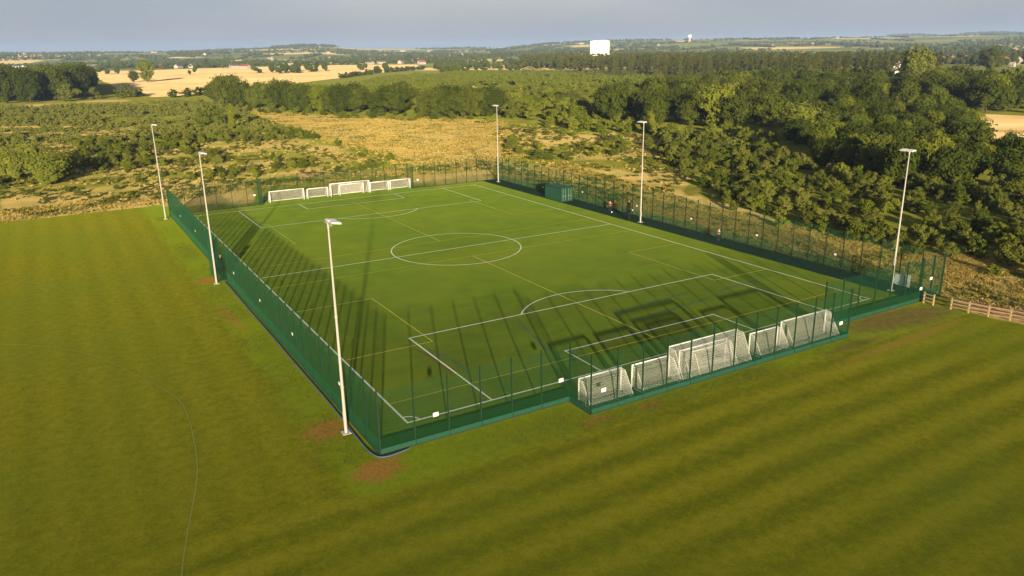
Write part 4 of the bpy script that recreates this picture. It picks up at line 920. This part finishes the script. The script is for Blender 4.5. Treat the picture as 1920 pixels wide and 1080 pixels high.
for i in range(60):
    az = YAW+math.radians(g.uniform(-38, 38)); r = g.uniform(1200, 5800); cx, cy = CAM[0]+r*math.sin(az), CAM[1]+r*math.cos(az)
    for k in range(int(g.uniform(15, 45))):
        q = g.normal(0, 1, 2)*np.array([90, 40]); items.append((cx+q[0], cy+q[1], g.uniform(9, 15), g.uniform(16, 28)))
LOWF = [crown_arrays(seed=980+i, wid=.9, zb=0, nlobe=3, nleaf=0, ls=.1, shape='bush', lobe=(.26, .36)) for i in range(3)]
sv = LOW['tree']; LOW['tree'] = LOWF
merged('far_hedgerows', items, 'tree', MAT['dleaf'], 'hedgerows and woods of the far countryside'); 
# wooded crests on the skyline
items = []
for px0, px1, r0, n, hh in ((540, 650, 5400, 130, 16), (1640, 1745, 8750, 150, 22), (1765, 1930, 8750, 240, 24), (1000, 1110, 5500, 60, 12), (-60, 300, 5500, 90, 10), (300, 540, 5500, 60, 9), (1180, 1600, 5600, 60, 9)):
    for k in range(n):
        px = g.uniform(px0, px1); az = YAW+math.atan((px-960)/FPX); r = r0+g.uniform(-250, 120); items.append((CAM[0]+r*math.sin(az), CAM[1]+r*math.cos(az), hh*g.uniform(.7, 1.3), g.uniform(35, 60)))
merged('skyline_woods', items, 'tree', MAT['dleaf'], 'wooded crests on the skyline'); LOW['tree'] = sv
HM = {}
def house_mesh(key, L_, W_, H_, R_):
    if key in HM: return HM[key]
    b = MB(); b.box(-L_/2, -W_/2, -.5, L_/2, W_/2, H_); b.poly([(-L_/2, -W_/2, H_), (-L_/2, W_/2, H_), (-L_/2, 0, H_+R_)], [(0, 2, 1)]); b.poly([(L_/2, -W_/2, H_), (L_/2, W_/2, H_), (L_/2, 0, H_+R_)], [(0, 1, 2)]); wl = b.mesh('wall')
    b = MB(); o = .5; zz = H_-o*R_/(W_/2)
    for s_ in (-1, 1):
        b.poly([(-L_/2-o, s_*(W_/2+o), zz+.05), (L_/2+o, s_*(W_/2+o), zz+.05), (L_/2+o, 0, H_+R_+.05), (-L_/2-o, 0, H_+R_+.05)]+[(-L_/2-o, s_*(W_/2+o), zz+.3), (L_/2+o, s_*(W_/2+o), zz+.3), (L_/2+o, 0, H_+R_+.3), (-L_/2-o, 0, H_+R_+.3)],
               [(0, 1, 2, 3), (7, 6, 5, 4), (0, 4, 5, 1), (1, 5, 6, 2), (3, 7, 4, 0), (2, 6, 7, 3)])
    rf = b.mesh('roof'); b = MB(); b.box(-L_*.3-.4, -.4, H_+R_*.6, -L_*.3+.4, .4, H_+R_+1.3); ch = b.mesh('chimney')
    b = MB(); b.box(-.6, -.05, 0, .6, .05, 1.3); wn = b.mesh('window'); HM[key] = (wl, rf, ch, wn); return HM[key]
def house(x, y, rz, key, dims, wallm, roofm, name, label, cat, group=None, wins=True):
    wl, rf, ch, wn = house_mesh(key+wallm+roofm, *dims); L_, W_, H_, R_ = dims; r = empty(name, (x, y, gz(x, y)), rz); tag(r, label, cat, group)
    link('wall', wl, MAT[wallm], r); f = link('roof', rf, MAT[roofm], r); link('chimney', ch, MAT['brick'], f)
    if wins:
        n = max(2, int(L_/3.2))
        for s_ in (-1, 1):
            for k in range(n):
                for z in ([1.0, 3.6] if H_ > 5 else [1.0]): link('window', wn, MAT['window'], r, ((k+.5)/n*L_-L_/2, s_*(W_/2+.03), z))
# red roofed village on the right
for i, (px, py, rz, dims, wm, rm, lab) in enumerate(((1768, 117, .4, (22, 10, 5.2, 4), 'wall', 'roof', 'long red roofed house at the left end of the village on the right'), (1785, 113, .5, (26, 11, 5.4, 4), 'brick', 'slate', 'long dark roofed building behind the left red roofed house'),
        (1812, 114, .3, (24, 10, 5.2, 4), 'wall', 'roof', 'red roofed house in the middle of the village on the right'), (1866, 115, 1.7, (14, 11, 6, 5), 'brick', 'roof', 'gabled house with a red roof facing the camera at the right'), (1884, 118, .3, (20, 9, 5, 4), 'brick', 'roof', 'low red brick house near the right edge'),
        (1836, 121, 1.8, (5, 4.5, 2.6, 2.8), 'wall', 'wall', 'small white gabled hut right of the dark tree'), (1898, 122, 1.6, (5, 4.5, 2.6, 2.2), 'wall', 'wall', 'small white hut near the right edge'), (1911, 117, .4, (22, 10, 5.2, 4), 'wall', 'roof', 'red roofed house at the right edge of the picture'))):
    x, y = at(px, py+3); house(x, y, rz, 'v%d' % i, dims, wm, rm, 'house', lab, 'house')
x, y = at(1679, 142); house(x, y, .9, 'w', (9, 8, 9, 3), 'tank', 'slate', 'house', 'narrow white house wall showing between trees left of the poplars', 'house', None)
az = YAW+math.atan((74-960)/FPX); x, y = CAM[0]+1450*math.sin(az), CAM[1]+1450*math.cos(az); house(x, y, .6, 'tw', (7, 7, 14, 1), 'tank', 'slate', 'tower_block', 'left one of two pale blocks rising behind the left wood', 'building', None, False)
az = YAW+math.atan((90-960)/FPX); x, y = CAM[0]+1450*math.sin(az), CAM[1]+1450*math.cos(az); house(x, y, .6, 'tw', (7, 7, 14, 1), 'tank', 'slate', 'tower_block', 'right one of two pale blocks rising behind the left wood', 'building', None, False)
for i, (px, py, d) in enumerate(((460, 129, (16, 9, 5, 3)), (440, 128, (22, 9, 4, 3)), (335, 128, (18, 9, 4.5, 3)), (305, 127, (14, 8, 4.5, 3)), (360, 127, (12, 8, 5, 3)), (715, 120, (16, 8, 4, 3)), (752, 119.5, (14, 8, 5, 3)), (693, 121, (12, 8, 4, 3)))):
    x, y = at(px, py); house(x, y, U(0, 3), 's%d' % (i % 3), (18, 9, 4.8, 3), 'wall', 'roof' if i % 3 == 0 else 'slate', 'farm_building', 'small farm building on the far edge of the stubble field', 'building', 'farm buildings beyond the stubble field')
for i in range(48):
    px = [g.uniform(-30, 720), g.uniform(0, 720), g.uniform(1000, 1640), g.uniform(740, 1000)][i % 4]; az = YAW+math.atan((px-960)/FPX); r = g.uniform(1500, 5200)
    x, y = CAM[0]+r*math.sin(az), CAM[1]+r*math.cos(az); sc = ['f', 'ff', 'fff'][i % 3]; dm = [(20, 9, 5, 3.5), (30, 12, 5, 4), (16, 9, 5, 3.5)][i % 3]
    house(x, y, g.uniform(0, 3.1), sc, dm, 'wall', ['slate', 'wall', 'roof'][i % 3], 'far_building', 'tiny pale building in the hazy far countryside', 'building', 'tiny far buildings', False)
# big white block beyond the pines
az = YAW+math.atan((1124-960)/FPX); r = 1500; tx, ty = CAM[0]+r*math.sin(az), CAM[1]+r*math.cos(az)
tk = empty('white_block', (tx, ty, 0), -az); tag(tk, 'big plain white block shaped building rising above the pine plantation', 'building'); b = MB(); W_ = 17.0; n = 20
b.box(-W_, -14, 0, W_, 14, 39.5); wo = b.build('wall', MAT['tank'], tk)
b = MB(); b.poly([(-W_, -14.0, 39.5), (W_, -14.0, 39.5), (W_, 14.0, 39.5), (-W_, 14.0, 39.5), (-W_*.6, -9, 41.0), (W_*.6, -9, 41.0), (W_*.6, 9, 41.0), (-W_*.6, 9, 41.0)], [(0, 1, 5, 4), (1, 2, 6, 5), (2, 3, 7, 6), (3, 0, 4, 7), (4, 5, 6, 7)]); b.build('roof', MAT['tank'], tk)
b = MB()
for i in range(7): x_ = -W_+2*W_*i/6; b.box(x_-.15, -14.25, 0, x_+.15, -14.005, 39.4)
b.build('rib', MAT['tank'], tk)
az = YAW+math.atan((1284-960)/FPX); r = 4200; tx, ty = CAM[0]+r*math.sin(az), CAM[1]+r*math.cos(az)
wt = empty('water_tower', (tx, ty, gz(tx, ty))); tag(wt, 'small pale tower on the skyline above the pine plantation', 'tower')
b = MB(); b.bar((0, 0, 0), (0, 0, 26), 6, 12); b.build('shaft', MAT['wall'], wt); b = MB(); b.bar((0, 0, 26), (0, 0, 38), 9.5, 14); b.build('tank', MAT['tank'], wt)

# ------------------------------------------------------------------ air
b = MB(); b.box(-15200, -15400, -22, 15200, 15200, 185); hz = b.mesh('haze'); hm = bpy.data.materials.new('haze'); hm.use_nodes = True; t = hm.node_tree; t.nodes.clear()
o_ = t.nodes.new('ShaderNodeOutputMaterial'); pv = t.nodes.new('ShaderNodeVolumePrincipled'); pv.inputs['Color'].default_value = (.48, .66, .98, 1); pv.inputs['Density'].default_value = HAZE; pv.inputs['Anisotropy'].default_value = 0
t.links.new(pv.outputs[0], o_.inputs['Volume']); tag(link('haze', hz, hm), kind='stuff')
